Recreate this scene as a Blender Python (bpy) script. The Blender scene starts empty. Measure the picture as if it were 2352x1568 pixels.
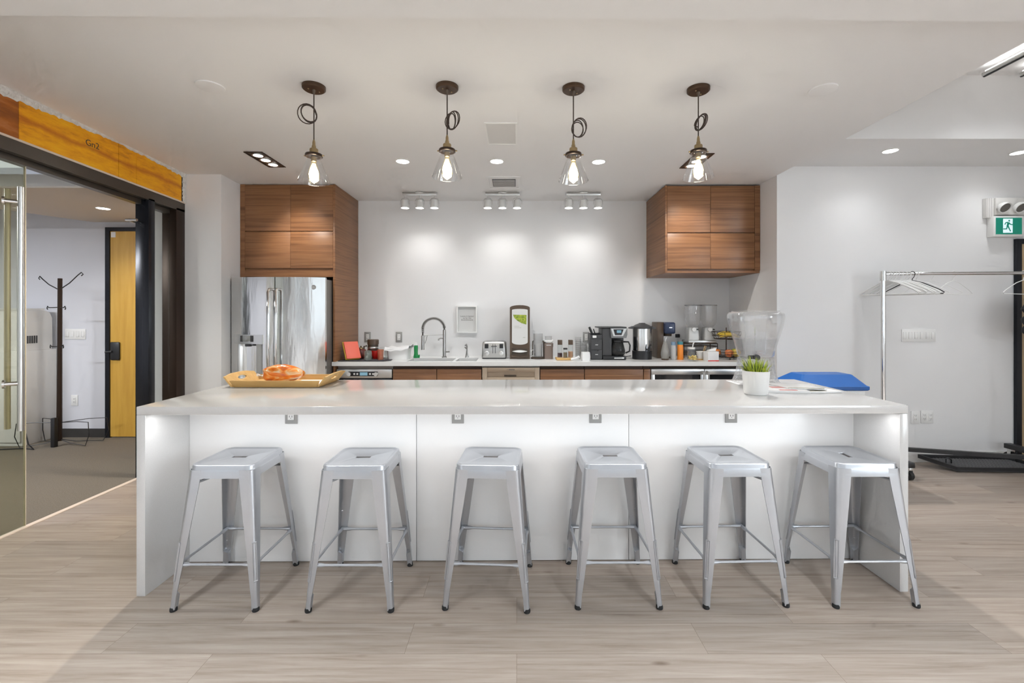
import bpy, bmesh, math, random
from mathutils import Matrix, Vector
random.seed(7)
PI = math.pi
C = bpy.context.scene.collection
CAMZ = 1.36
F = 1030.0
def fx(px, Y): return (px-1187.0)*Y/F          # metres across, for a point Y metres deep
def fz(py, Y): return CAMZ-(py-723.0)*Y/F      # metres up
CT = 0.8976      # back counter top
IT = 0.916       # island top

# ------------------------------------------------------------------ materials
def nodes_of(name):
    m = bpy.data.materials.new(name); m.use_nodes = True
    nt = m.node_tree
    return m, nt, nt.nodes['Principled BSDF'], nt.nodes['Material Output']
def c4(c): return (c[0], c[1], c[2], 1.0)
def mat(name, col, rough=.5, metal=0., spec=.5, em=None, ems=0., bump=None, var=None, coat=0., map_scale=None):
    m, nt, b, out = nodes_of(name)
    b.inputs['Base Color'].default_value = c4(col)
    b.inputs['Roughness'].default_value = rough
    b.inputs['Metallic'].default_value = metal
    b.inputs['Specular IOR Level'].default_value = spec
    b.inputs['Coat Weight'].default_value = coat
    if em:
        b.inputs['Emission Color'].default_value = c4(em)
        b.inputs['Emission Strength'].default_value = ems
    if bump or var:
        tc = nt.nodes.new('ShaderNodeTexCoord'); mp = nt.nodes.new('ShaderNodeMapping')
        nt.links.new(tc.outputs['Object'], mp.inputs['Vector'])
        if map_scale: mp.inputs['Scale'].default_value = map_scale
    if bump:
        n = nt.nodes.new('ShaderNodeTexNoise'); n.inputs['Scale'].default_value = bump[0]; n.inputs['Detail'].default_value = 4
        bp = nt.nodes.new('ShaderNodeBump'); bp.inputs['Strength'].default_value = bump[1]; bp.inputs['Distance'].default_value = bump[2] if len(bump) > 2 else .01
        nt.links.new(mp.outputs[0], n.inputs['Vector']); nt.links.new(n.outputs[0], bp.inputs['Height']); nt.links.new(bp.outputs[0], b.inputs['Normal'])
    if var:
        n = nt.nodes.new('ShaderNodeTexNoise'); n.inputs['Scale'].default_value = var[0]; n.inputs['Detail'].default_value = 5
        r = nt.nodes.new('ShaderNodeValToRGB')
        r.color_ramp.elements[0].position = .3; r.color_ramp.elements[1].position = .7
        r.color_ramp.elements[0].color = c4(col); r.color_ramp.elements[1].color = c4(var[1])
        nt.links.new(mp.outputs[0], n.inputs['Vector']); nt.links.new(n.outputs[0], r.inputs[0]); nt.links.new(r.outputs[0], b.inputs['Base Color'])
    return m
def thin_glass(name, tint=(.96, .97, .97), rough=.02, ior=1.45, boost=0.):
    m, nt, b, out = nodes_of(name); nt.nodes.remove(b)
    t = nt.nodes.new('ShaderNodeBsdfTransparent'); t.inputs[0].default_value = c4(tint)
    g = nt.nodes.new('ShaderNodeBsdfGlossy'); g.inputs['Roughness'].default_value = rough; g.inputs[0].default_value = (.95, .95, .95, 1)
    lw = nt.nodes.new('ShaderNodeLayerWeight'); lw.inputs[0].default_value = .5
    pw = nt.nodes.new('ShaderNodeMath'); pw.operation = 'POWER'; pw.inputs[1].default_value = 4.
    f = nt.nodes.new('ShaderNodeMath'); f.operation = 'MULTIPLY_ADD'; f0 = ((ior-1)/(ior+1))**2; f.inputs[1].default_value = .75; f.inputs[2].default_value = f0
    nt.links.new(lw.outputs['Facing'], pw.inputs[0]); nt.links.new(pw.outputs[0], f.inputs[0])
    a = nt.nodes.new('ShaderNodeMath'); a.operation = 'ADD'; a.use_clamp = True; a.inputs[1].default_value = boost
    mx = nt.nodes.new('ShaderNodeMixShader')
    nt.links.new(f.outputs[0], a.inputs[0]); nt.links.new(a.outputs[0], mx.inputs[0])
    nt.links.new(t.outputs[0], mx.inputs[1]); nt.links.new(g.outputs[0], mx.inputs[2]); nt.links.new(mx.outputs[0], out.inputs[0])
    return m
def cloudy_glass(name, tint, milk, amount, boost=0., crinkle=False):
    m = thin_glass(name, tint, boost=boost); nt = m.node_tree
    if crinkle:
        tc = nt.nodes.new('ShaderNodeTexCoord'); n = nt.nodes.new('ShaderNodeTexNoise'); n.inputs['Scale'].default_value = 55.; bp = nt.nodes.new('ShaderNodeBump'); bp.inputs['Strength'].default_value = .9; bp.inputs['Distance'].default_value = .02
        nt.links.new(tc.outputs['Object'], n.inputs['Vector']); nt.links.new(n.outputs[0], bp.inputs['Height'])
        for q in nt.nodes:
            if q.type == 'BSDF_GLOSSY' or q.type == 'LAYER_WEIGHT': nt.links.new(bp.outputs[0], q.inputs['Normal'])
    out = nt.nodes['Material Output']
    src = out.inputs[0].links[0].from_socket
    d = nt.nodes.new('ShaderNodeBsdfDiffuse'); d.inputs[0].default_value = c4(milk)
    mx = nt.nodes.new('ShaderNodeMixShader'); mx.inputs[0].default_value = amount
    nt.links.new(src, mx.inputs[1]); nt.links.new(d.outputs[0], mx.inputs[2]); nt.links.new(mx.outputs[0], out.inputs[0])
    return m
def emit(name, col, s): return mat(name, (.8, .8, .8), .5, em=col, ems=s)
def ramp(nt, stops):
    r = nt.nodes.new('ShaderNodeValToRGB'); e = r.color_ramp.elements
    e[0].position, e[0].color = stops[0][0], c4(stops[0][1]); e[1].position, e[1].color = stops[-1][0], c4(stops[-1][1])
    for p, c in stops[1:-1]:
        n = e.new(p); n.color = c4(c)
    return r
def wood(name, stops, scale, rough=.4, fine=(1., 1., 60.), rnd=True):
    """grain running level: bands change along z"""
    m, nt, b, out = nodes_of(name)
    tc = nt.nodes.new('ShaderNodeTexCoord'); mp = nt.nodes.new('ShaderNodeMapping'); mp.inputs['Scale'].default_value = scale
    if rnd:
        oi = nt.nodes.new('ShaderNodeObjectInfo'); mu = nt.nodes.new('ShaderNodeMath'); mu.operation = 'MULTIPLY'; mu.inputs[1].default_value = 37.
        cx = nt.nodes.new('ShaderNodeCombineXYZ')
        nt.links.new(oi.outputs['Random'], mu.inputs[0])
        for i in range(3): nt.links.new(mu.outputs[0], cx.inputs[i])
        nt.links.new(cx.outputs[0], mp.inputs['Location'])
    n = nt.nodes.new('ShaderNodeTexNoise'); n.inputs['Scale'].default_value = 1.; n.inputs['Detail'].default_value = 6; n.inputs['Roughness'].default_value = .62; n.inputs['Distortion'].default_value = .25
    nt.links.new(tc.outputs['Object'], mp.inputs['Vector']); nt.links.new(mp.outputs[0], n.inputs['Vector'])
    r = ramp(nt, stops); nt.links.new(n.outputs[0], r.inputs[0]); nt.links.new(r.outputs[0], b.inputs['Base Color'])
    b.inputs['Roughness'].default_value = rough
    return m

def floor_mat():
    m, nt, b, out = nodes_of('oak_plank_floor')
    L = nt.links.new
    tc = nt.nodes.new('ShaderNodeTexCoord')
    br = nt.nodes.new('ShaderNodeTexBrick'); br.offset = .37; br.offset_frequency = 2; br.squash = 1.
    for k, v in (('Scale', 1.), ('Mortar Size', .0008), ('Mortar Smooth', .2), ('Bias', 0.), ('Brick Width', 1.22), ('Row Height', .18)): br.inputs[k].default_value = v
    br.inputs['Color1'].default_value = (.32, .32, .32, 1); br.inputs['Color2'].default_value = (.68, .68, .68, 1); br.inputs['Mortar'].default_value = (.02, .02, .02, 1)
    L(tc.outputs['Object'], br.inputs['Vector'])
    mp = nt.nodes.new('ShaderNodeMapping'); mp.inputs['Scale'].default_value = (1.1, 26., 1.)
    L(tc.outputs['Object'], mp.inputs['Vector'])
    # every plank starts its grain elsewhere
    ad = nt.nodes.new('ShaderNodeVectorMath'); ad.operation = 'MULTIPLY_ADD'; ad.inputs[1].default_value = (9., 7., 3.)
    L(br.outputs['Color'], ad.inputs[0]); L(mp.outputs[0], ad.inputs[2])
    n = nt.nodes.new('ShaderNodeTexNoise'); n.inputs['Scale'].default_value = 1.6; n.inputs['Detail'].default_value = 9; n.inputs['Roughness'].default_value = .68; n.inputs['Distortion'].default_value = .45
    L(ad.outputs[0], n.inputs['Vector'])
    r = ramp(nt, [(.25, (.20, .155, .122)), (.45, (.305, .252, .212)), (.6, (.36, .307, .265)), (.8, (.43, .375, .33))])
    L(n.outputs[0], r.inputs[0])
    # knots
    mp2 = nt.nodes.new('ShaderNodeMapping'); mp2.inputs['Scale'].default_value = (2.2, 7., 1.); L(tc.outputs['Object'], mp2.inputs['Vector'])
    vo = nt.nodes.new('ShaderNodeTexVoronoi'); vo.inputs['Scale'].default_value = .9; L(mp2.outputs[0], vo.inputs['Vector'])
    kr = ramp(nt, [(.02, (.45, .38, .33)), (.09, (1, 1, 1))]); L(vo.outputs['Distance'], kr.inputs[0])
    mk = nt.nodes.new('ShaderNodeMix'); mk.data_type = 'RGBA'; mk.blend_type = 'MULTIPLY'; mk.inputs[0].default_value = .8
    L(r.outputs[0], mk.inputs[6]); L(kr.outputs[0], mk.inputs[7])
    pr = ramp(nt, [(0., (.45, .4, .36)), (.12, (.6, .55, .5)), (.3, (.86, .86, .86)), (.7, (1.1, 1.08, 1.06))]); L(br.outputs['Color'], pr.inputs[0])
    mx = nt.nodes.new('ShaderNodeMix'); mx.data_type = 'RGBA'; mx.blend_type = 'MULTIPLY'; mx.inputs[0].default_value = 1.
    L(mk.outputs[2], mx.inputs[6]); L(pr.outputs[0], mx.inputs[7]); L(mx.outputs[2], b.inputs['Base Color'])
    b.inputs['Roughness'].default_value = .42; b.inputs['Specular IOR Level'].default_value = .35
    bp = nt.nodes.new('ShaderNodeBump'); bp.inputs['Strength'].default_value = .12; bp.inputs['Distance'].default_value = .002
    L(n.outputs[0], bp.inputs['Height']); L(bp.outputs[0], b.inputs['Normal'])
    return m

MT = {}
MT['wall'] = mat('white_wall_paint', (.80, .80, .805), .75, bump=(180., .04, .002))
MT['ceiling'] = mat('white_ceiling_paint', (.81, .81, .81), .85, bump=(120., .04, .002))
MT['white'] = mat('white_plastic', (.82, .82, .81), .4)
MT['offwhite'] = mat('offwhite_plastic', (.74, .73, .71), .45)
MT['quartz'] = mat('white_quartz', (.655, .65, .645), .13, spec=.6, var=(260., (.62, .615, .61)))
MT['counterq'] = mat('white_counter_quartz', (.80, .80, .79), .25, var=(260., (.76, .76, .75)))
MT['panelw'] = mat('white_lacquer_panel', (.88, .88, .88), .22)
MT['floor'] = floor_mat()
MT['walnut'] = wood('walnut_veneer', [(.24, (.085, .036, .016)), (.38, (.18, .080, .035)), (.52, (.29, .138, .062)), (.60, (.195, .088, .038)), (.67, (.28, .133, .060)), (.75, (.50, .28, .14))], (.45, .45, 19.))
MT['walnut_gap'] = mat('shadow_gap_walnut', (.06, .03, .018), .6)  # walnut darkened, shadow of the under-counter gap put into its colour
MT['steel'] = mat('brushed_steel', (.72, .72, .71), .17, 1., bump=(1.6, .35, .03), map_scale=(2.6, 2.6, .55))
MT['steel_plain'] = mat('plain_steel', (.68, .68, .67), .28, 1.)
MT['steel_dark'] = mat('grey_steel_side', (.22, .20, .185), .4, .7)
MT['chrome'] = mat('chrome', (.8, .8, .8), .09, 1.)
MT['stool'] = mat('silver_painted_steel', (.50, .515, .545), .30, .72, spec=.5, var=(9., (.47, .485, .515)))
MT['black'] = mat('black_plastic', (.018, .018, .02), .4)
MT['charcoal'] = mat('charcoal_plastic', (.055, .055, .058), .45)
MT['rubber'] = mat('black_rubber', (.012, .012, .013), .7)
MT['bronze'] = mat('dark_bronze_metal', (.045, .028, .02), .35, .6)
MT['bronze_grey'] = mat('grey_bronze_metal', (.12, .105, .09), .35, .7)
MT['blackmetal'] = mat('black_framing_metal', (.018, .02, .026), .25, .4)
MT['cord'] = mat('brown_cord', (.045, .028, .02), .6)
MT['canopy'] = mat('brown_bronze_canopy', (.085, .05, .03), .4, .6)
MT['brass'] = mat('aged_brass', (.36, .27, .15), .35, .9)
MT['glass'] = thin_glass('clear_glass')
MT['shade'] = thin_glass('shade_glass', (.96, .965, .97), .02, 1.5, .045)
MT['doorglass'] = thin_glass('door_glass', (.86, .87, .80), .01, 1.5)
MT['sideglass'] = thin_glass('sidelight_glass', (.9, .91, .88), .01, 1.5)
MT['glassedge'] = mat('glass_edge', (.75, .66, .5), .2)
MT['amber'] = thin_glass('amber_bulb_glass', (1., .93, .74), .03, 1.45)
MT['filament'] = emit('bulb_glow', (1., .97, .93), 44.)
MT['lens'] = emit('downlight_lens', (1., .97, .92), 12.)
MT['lens_warm'] = emit('warm_lamp_face', (1., .93, .82), 14.)
MT['carpet'] = mat('brown_carpet', (.125, .105, .08), .95, bump=(300., .5, .006), var=(160., (.215, .185, .145)))
MT['hallceil'] = mat('beige_hall_ceiling', (.62, .55, .49), .85)
MT['deck'] = mat('grey_metal_deck', (.35, .36, .38), .5, .3)
MT['hallwall'] = mat('hall_wall_paint', (.70, .71, .76), .8)
MT['oakdoor'] = wood('yellow_oak_door', [(.3, (.56, .31, .045)), (.5, (.64, .37, .06)), (.7, (.70, .43, .09))], (14., 14., 1.), .4, rnd=False)
MT['tandoor'] = wood('tan_oak_door', [(.3, (.38, .27, .15)), (.7, (.47, .34, .2))], (14., 14., 1.), .4, rnd=False)
MT['baseboard_dark'] = mat('dark_baseboard', (.05, .047, .045), .5)
MT['beamwood'] = None
MT['plaster'] = mat('rough_plaster', (.80, .79, .77), .95, bump=(40., 1., .02), var=(30., (.66, .64, .61)))
MT['trimwhite'] = mat('pale_wood_trim', (.72, .60, .50), .5)
MT['bamboo'] = wood('bamboo_wood', [(.3, (.50, .30, .10)), (.5, (.60, .38, .14)), (.75, (.70, .47, .2))], (2., 18., 18.), .45)
MT['paper'] = mat('white_paper', (.80, .80, .80), .7)
MT['green'] = mat('exit_green', (.0, .20, .135), .35, em=(0., .42, .28), ems=.10)
MT['exitwhite'] = mat('exit_white', (.75, .9, .95), .35, em=(.7, .95, 1.), ems=.25)
MT['blue'] = mat('blue_bin_plastic', (.004, .09, .34), .4)
MT['binbody'] = mat('grey_bin_plastic', (.38, .42, .47), .5)
MT['leaf'] = mat('grass_leaf', (.20, .33, .015), .5, var=(60., (.58, .60, .06)))
MT['leafdark'] = mat('dark_grass_leaf', (.02, .05, .008), .6)
MT['pot'] = mat('white_ceramic', (.84, .84, .83), .3)
MT['ink'] = mat('grey_ink', (.16, .15, .15), .7)
MT['red'] = mat('red_gloss', (.55, .015, .012), .25)
MT['darkred'] = mat('dark_red', (.10, .012, .008), .45)
MT['coral'] = mat('coral_cover', (.86, .16, .10), .5)
MT['yellow'] = mat('yellow_edge', (.72, .52, .06), .5)
MT['brown'] = mat('brown_plastic', (.085, .055, .035), .4)
MT['browndark'] = mat('dark_brown_plastic', (.05, .034, .022), .35)
MT['outlet_grey'] = mat('satin_grey_plate', (.36, .36, .35), .5, .2)
MT['faucet'] = mat('satin_nickel', (.42, .41, .40), .3, 1.)
MT['paper_greyed'] = mat('greyed_white_card', (.64, .64, .63), .5)
MT['screen'] = mat('lit_display', (.12, .2, .24), .3, em=(.35, .7, .9), ems=.25)
MT['navy'] = mat('navy_plastic', (.022, .036, .085), .35)
MT['orange'] = mat('orange_drink', (.86, .27, .03), .35)
MT['beige'] = mat('beige_steel', (.50, .40, .30), .35, .5)
MT['wineglass'] = mat('black_glass', (.01, .01, .012), .08)

# ------------------------------------------------------------------ mesh builder
class MB:
    def __init__(s): s.bm = bmesh.new(); s.M = Matrix()
    def v(s, p): return s.bm.verts.new(s.M @ Vector(p))
    def f(s, vs):
        try: return s.bm.faces.new(vs)
        except ValueError: return None
    def box(s, x0, x1, y0, y1, z0, z1, bev=0., seg=2):
        vs = [s.v(p) for p in ((x0,y0,z0),(x1,y0,z0),(x1,y1,z0),(x0,y1,z0),(x0,y0,z1),(x1,y0,z1),(x1,y1,z1),(x0,y1,z1))]
        fs = [s.f([vs[i] for i in q]) for q in ((3,2,1,0),(4,5,6,7),(0,1,5,4),(1,2,6,5),(2,3,7,6),(3,0,4,7))]
        if bev:
            es = {e for f_ in fs for e in f_.edges}
            bmesh.ops.bevel(s.bm, geom=list(es), offset=bev, segments=seg, profile=.5, affect='EDGES')
        return s
    def hexa(s, pts):
        vs = [s.v(p) for p in pts]
        for q in ((3,2,1,0),(4,5,6,7),(0,1,5,4),(1,2,6,5),(2,3,7,6),(3,0,4,7)): s.f([vs[i] for i in q])
        return s
    def loops(s, ls, cap0=True, cap1=True, closed=True):
        rows = [[s.v(p) for p in l] for l in ls]
        n = len(rows[0])
        for a, b in zip(rows, rows[1:]):
            for i in range(n if closed else n-1):
                j = (i+1) % n; s.f([a[i], a[j], b[j], b[i]])
        if cap0: s.f(rows[0][::-1])
        if cap1: s.f(rows[-1])
        return s
    def lathe(s, prof, c=(0,0,0), seg=24, cap=True):
        rows = []
        for r, z in prof:
            if r < 1e-6: rows.append([s.v((c[0], c[1], c[2]+z))])
            else: rows.append([s.v((c[0]+r*math.cos(2*PI*i/seg), c[1]+r*math.sin(2*PI*i/seg), c[2]+z)) for i in range(seg)])
        for a, b in zip(rows, rows[1:]):
            for i in range(seg):
                j = (i+1) % seg
                if len(a) == 1 and len(b) == 1: continue
                if len(a) == 1: s.f([a[0], b[i], b[j]])
                elif len(b) == 1: s.f([a[i], b[0], a[j]])
                else: s.f([a[i], a[j], b[j], b[i]])
        if cap:
            if len(rows[0]) > 1: s.f(rows[0][::-1])
            if len(rows[-1]) > 1: s.f(rows[-1])
        return s
    def tube(s, pts, r, seg=8, closed=False, flat=1.):
        P = [Vector(p) for p in pts]; n = len(P)
        rs = r if isinstance(r, (list, tuple)) else [r]*n
        def tan(i):
            if closed: d = P[(i+1) % n]-P[(i-1) % n]
            else: d = P[min(i+1, n-1)]-P[max(i-1, 0)]
            return d.normalized() if d.length > 1e-9 else Vector((0,0,1))
        t = tan(0); up = Vector((0,0,1)) if abs(t.z) < .9 else Vector((0,1,0))
        u = t.cross(up).normalized(); w = u.cross(t).normalized()
        ls = []
        for i in range(n):
            t2 = tan(i); q = t.rotation_difference(t2); u = q @ u; w = q @ w; t = t2
            ls.append([P[i]+u*rs[i]*math.cos(2*PI*k/seg)+w*rs[i]*flat*math.sin(2*PI*k/seg) for k in range(seg)])
        if closed: ls.append(ls[0]); s.loops(ls, False, False)
        else: s.loops(ls)
        return s
    def cyl(s, p0, p1, r0, r1=None, seg=16):
        return s.tube([p0, p1], [r0, r0 if r1 is None else r1], seg)
    def prism(s, pts, a0, a1, ax='y'):
        def P(p, a): return {'y': (p[0], a, p[1]), 'x': (a, p[0], p[1]), 'z': (p[0], p[1], a)}[ax]
        return s.loops([[P(p, a0) for p in pts], [P(p, a1) for p in pts]])
    def ball(s, c, rx, ry=None, rz=None, seg=16, rings=10):
        ry = rx if ry is None else ry; rz = rx if rz is None else rz
        prev = s.M; s.M = prev @ Matrix.Translation(Vector(c)) @ Matrix.Diagonal((rx, ry, rz, 1))
        s.lathe([(math.sin(PI*k/rings), -math.cos(PI*k/rings)) for k in range(rings+1)], seg=seg, cap=False)
        s.M = prev; return s
    def build(s, name, m, parent=None, smooth=35., sub=0, wobble=0.):
        bmesh.ops.remove_doubles(s.bm, verts=s.bm.verts, dist=1e-6)
        bmesh.ops.recalc_face_normals(s.bm, faces=s.bm.faces)
        if wobble:
            for v in s.bm.verts: v.co += Vector((random.uniform(-1,1), random.uniform(-1,1), random.uniform(-1,1)))*wobble
        me = bpy.data.meshes.new(name); s.bm.to_mesh(me); s.bm.free()
        if smooth:
            me.shade_smooth(); me.set_sharp_from_angle(angle=math.radians(smooth))
        me.materials.append(m)
        o = bpy.data.objects.new(name, me); C.objects.link(o)
        if sub:
            md = o.modifiers.new('subsurf', 'SUBSURF'); md.levels = sub; md.render_levels = sub
        if parent is not None:
            o.parent = parent
            if parent.type == 'EMPTY': o.matrix_parent_inverse = Matrix.Translation(-parent.location)
        return o
def B(*a, **k): return MB().box(*a, **k)
def tag(o, label, cat, group=None, kind=None):
    o['label'] = label; o['category'] = cat
    if group: o['group'] = group
    if kind: o['kind'] = kind
    return o
def thing(name, label, cat, loc=(0,0,0), group=None, kind=None):
    o = bpy.data.objects.new(name, None); C.objects.link(o); o.location = loc; o.empty_display_size = .1
    return tag(o, label, cat, group, kind)
def dup(root, loc, rz=0., label=None):
    """a copy of a thing with copies of its parts and sub-parts"""
    r = root.copy(); C.objects.link(r); r.location = loc; r.rotation_euler = (0, 0, rz)
    if label: r['label'] = label
    for ch in list(root.children):
        c = ch.copy(); C.objects.link(c); c.parent = r
        for g in list(ch.children):
            d = g.copy(); C.objects.link(d); d.parent = c
    return r
def struct(name, mb, m, label, parent=None, smooth=35.):
    o = mb.build(name, m, parent, smooth)
    if parent is None: tag(o, label, name.split('_')[0], kind='structure')
    return o
def solo(name, mb, m, label, cat, group=None, smooth=35., **k): return tag(mb.build(name, m, None, smooth, **k), label, cat, group)
def text(body, size, M, m, parent, name='lettering', align='CENTER', ext=.0004):
    cu = bpy.data.curves.new('font', 'FONT'); cu.body = body; cu.size = size; cu.align_x = align; cu.extrude = ext; cu.space_line = .8
    t = bpy.data.objects.new('font', cu); C.objects.link(t)
    dg = bpy.context.evaluated_depsgraph_get(); me = bpy.data.meshes.new_from_object(t.evaluated_get(dg))
    C.objects.unlink(t); bpy.data.objects.remove(t)
    me.transform(M); me.materials.clear(); me.materials.append(m)
    o = bpy.data.objects.new(name, me); C.objects.link(o); o.parent = parent
    if parent.type == 'EMPTY': o.matrix_parent_inverse = Matrix.Translation(-parent.location)
    return o
def facing(x, y, z): return Matrix.Translation((x, y, z)) @ Matrix.Rotation(PI/2, 4, 'X')   # text that faces the camera side
def area(name, loc, rot, sx, sy, w, col=(1,1,1)):
    l = bpy.data.lights.new(name, 'AREA'); l.shape = 'RECTANGLE'; l.size = sx; l.size_y = sy; l.energy = w; l.color = col
    o = bpy.data.objects.new(name, l); C.objects.link(o); o.location = loc; o.rotation_euler = rot; return o
def spot(name, loc, target, w, ang, blend=.6, r=.03, col=(1,1,1)):
    l = bpy.data.lights.new(name, 'SPOT'); l.energy = w; l.spot_size = math.radians(ang); l.spot_blend = blend; l.shadow_soft_size = r; l.color = col
    o = bpy.data.objects.new(name, l); C.objects.link(o); o.location = loc
    o.rotation_euler = (Vector(target)-Vector(loc)).to_track_quat('-Z', 'Y').to_euler(); return o
def rrect(h, hy, r, n=6):
    """rounded rectangle loop, half sizes h and hy"""
    out = []
    for cx, cy, a0 in ((h-r, hy-r, 0), (-h+r, hy-r, PI/2), (-h+r, -hy+r, PI), (h-r, -hy+r, 1.5*PI)):
        for k in range(n+1): out.append((cx+r*math.cos(a0+k*PI/2/n), cy+r*math.sin(a0+k*PI/2/n)))
    return out
# ================================================================== THE ROOM
YB, YW = 5.08, 4.15           # kitchen back wall, wall plane either side of the alcove
XL, XA0, XA1 = -3.07, -2.735, 2.407
ZC = 2.652
def lift(x, y):               # the old ceiling rises a little towards the glass wall
    t = min(max((-1.8-x)/1.27, 0), 1); t = t*t*(3-2*t)
    u = min(max((4.35-y)/1.7, 0), 1.25)
    return .075*t*u
struct('floor', B(-3.135, 6.3, -4.6, 5.3, -.1, 0.), MT['floor'], 'pale grey-brown oak plank floor of the kitchen')
struct('floor_hall', B(-9., -3.165, .3, 5.2, -.1, 0.), MT['carpet'], 'brown carpet floor of the room behind the glass wall')
struct('trim_1', B(-3.168, -3.13, .9, 4.14, -.05, .006, .002), MT['trimwhite'], 'pale wood threshold strip between plank floor and carpet')
# kitchen ceiling: underside grid plus its front and side faces
mb = MB(); nx, ny = 40, 24; Yf = 1.80
g = []
for i in range(nx+1):
    row = []
    for j in range(ny+1):
        x = -3.3+(2.41+3.3)*i/nx; y = Yf+(5.25-Yf)*j/ny
        row.append(mb.v((x, y, ZC+lift(x, y))))
    g.append(row)
for i in range(nx):
    for j in range(ny): mb.f([g[i][j], g[i][j+1], g[i+1][j+1], g[i+1][j]])
top = [mb.v(p) for p in ((-3.3, Yf, 3.4), (2.41, Yf, 3.4), (2.41, 5.25, 3.4), (-3.3, 5.25, 3.4))]
mb.f([top[0]]+[top[1]]+[g[i][0] for i in range(nx, -1, -1)])
mb.f([top[1], top[2]]+[g[nx][j] for j in range(ny, -1, -1)])
mb.f([top[2], top[3]]+[g[i][ny] for i in range(0, nx+1)])
mb.f([top[3], top[0]]+[g[0][j] for j in range(0, ny+1)])
mb.f(top)
struct('ceiling_kitchen', mb, MT['ceiling'], 'dropped white ceiling over the kitchen and island', smooth=20)
mb = MB(); zb0, zb1 = 2.60, 3.4
mb.hexa([(-3.3, .9, zb0), (6.3, .9, zb0), (6.3, 1.93, zb0), (-3.3, 1.85, zb0), (-3.3, .9, zb1), (6.3, .9, zb1), (6.3, 1.93, zb1), (-3.3, 1.85, zb1)])
struct('ceiling_beam', mb, MT['ceiling'], 'wide white ceiling beam crossing at the top of the view')
struct('ceiling_main', B(-3.3, 6.3, -4.7, 3.52, 3.23, 3.4), MT['ceiling'], 'high white ceiling beyond the dropped kitchen ceiling')
struct('ceiling_soffit', B(2.411, 6.3, 3.5, 5.3, 2.734, 3.4), MT['ceiling'], 'white soffit with round downlights over the coat rack')
struct('wall_back', B(-3.4, 2.6, YB, YB+.15, -.02, 2.7), MT['wall'], 'white kitchen wall behind the counter')
struct('wall_left_return', B(-3.45, XA0, YW, YB-.001, 0, 2.74), MT['wall'], 'white wall stub between glass wall and refrigerator')
struct('wall_right', B(XA1, 6.3, YW, YB-.001, 0, 2.80), MT['wall'], 'long white wall behind the coat rack')
def side_wall(x0, x1, ya, yb, wy0, wy1): return MB().box(x0, x1, ya, wy0, 0, 3.3).box(x0, x1, wy1, yb, 0, 3.3).box(x0, x1, wy0, wy1, 0, .8).box(x0, x1, wy0, wy1, 2.8, 3.3)
struct('wall_far_right', side_wall(6.2, 6.35, -4.7, YW, -4.3, -.6), MT['wall'], 'white side wall at the far right of the room')
struct('wall_left_near', side_wall(-3.25, XL, -4.7, .9, -3.6, .2), MT['wall'], 'white wall in front of the glass wall')
for k, (x, wy0, wy1, sx, pw) in enumerate(((6.28, -4.3, -.6, -1, 190.), (-3.17, -3.6, .2, 1, 20.))):  # both windows are added out of view to brighten dim walls and beam
    w = thing('window_%d' % (k+4), ('unseen window added in the far right wall to brighten the left side', 'unseen window added in the left wall to brighten the right wall')[k], 'window', (x, (wy0+wy1)/2, .8), kind='structure')
    mb = MB(); n = 4
    for q in range(n+1): mb.box(x-.03, x+.03, wy0+(wy1-wy0-.06)*q/n, wy0+(wy1-wy0-.06)*q/n+.06, .8, 2.8)
    mb.box(x-.03, x+.03, wy0, wy1, .8, .86); mb.box(x-.03, x+.03, wy0, wy1, 2.74, 2.8)
    mb.build('window_frame', MT['blackmetal'], w); B(x-.004, x+.004, wy0+.01, wy1-.01, .81, 2.79).build('window_pane', MT['glass'], w)
    area('window_area_light', (x-sx*.09, (wy0+wy1)/2, 1.8), (0, -sx*PI/2, 0), 2., wy1-wy0, pw, (.88, .945, 1.))
struct('wall_left_upper', B(-3.25, XL-.004, .9, YW, 2.71, 3.3), MT['wall'], 'strip of white wall above the raw wood beam')
struct('baseboard_right', B(XA1+.01, 4.595, YW-.014, YW-.001, 0, .10, .003), MT['white'], 'white baseboard along the wall behind the coat rack')
# rear wall with daylight windows
WX = [(-2.3, -.5), (.1, 1.9), (2.5, 4.3)]
mb = MB(); xs = -3.25
for a, b_ in WX:
    mb.box(xs, a, -4.7, -4.55, 0, 3.3); mb.box(a, b_, -4.7, -4.55, 0, .7); mb.box(a, b_, -4.7, -4.55, 2.9, 3.3); xs = b_
mb.box(xs, 6.3, -4.7, -4.55, 0, 3.3)
struct('wall_rear', mb, MT['wall'], 'white wall with windows behind the viewer')
for k, (a, b_) in enumerate(WX):
    w = thing('window_%d' % (k+1), 'tall window in the wall behind the viewer', 'window', ((a+b_)/2, -4.6, .7), kind='structure', group='windows behind the viewer')
    mb = MB()
    for q in ((a, a+.06, .7, 2.9), (b_-.06, b_, .7, 2.9), ((a+b_)/2-.03, (a+b_)/2+.03, .7, 2.9), (a, b_, .7, .76), (a, b_, 2.84, 2.9)): mb.box(q[0], q[1], -4.66, -4.58, q[2], q[3])
    mb.build('window_frame', MT['blackmetal'], w); B(a+.01, b_-.01, -4.625, -4.618, .71, 2.89).build('window_pane', MT['glass'], w)
    area('window_area_light', ((a+b_)/2, -4.72, 1.8), (PI/2, 0, 0), 1.8, 2.2, 10., (.87, .94, 1.))

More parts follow.
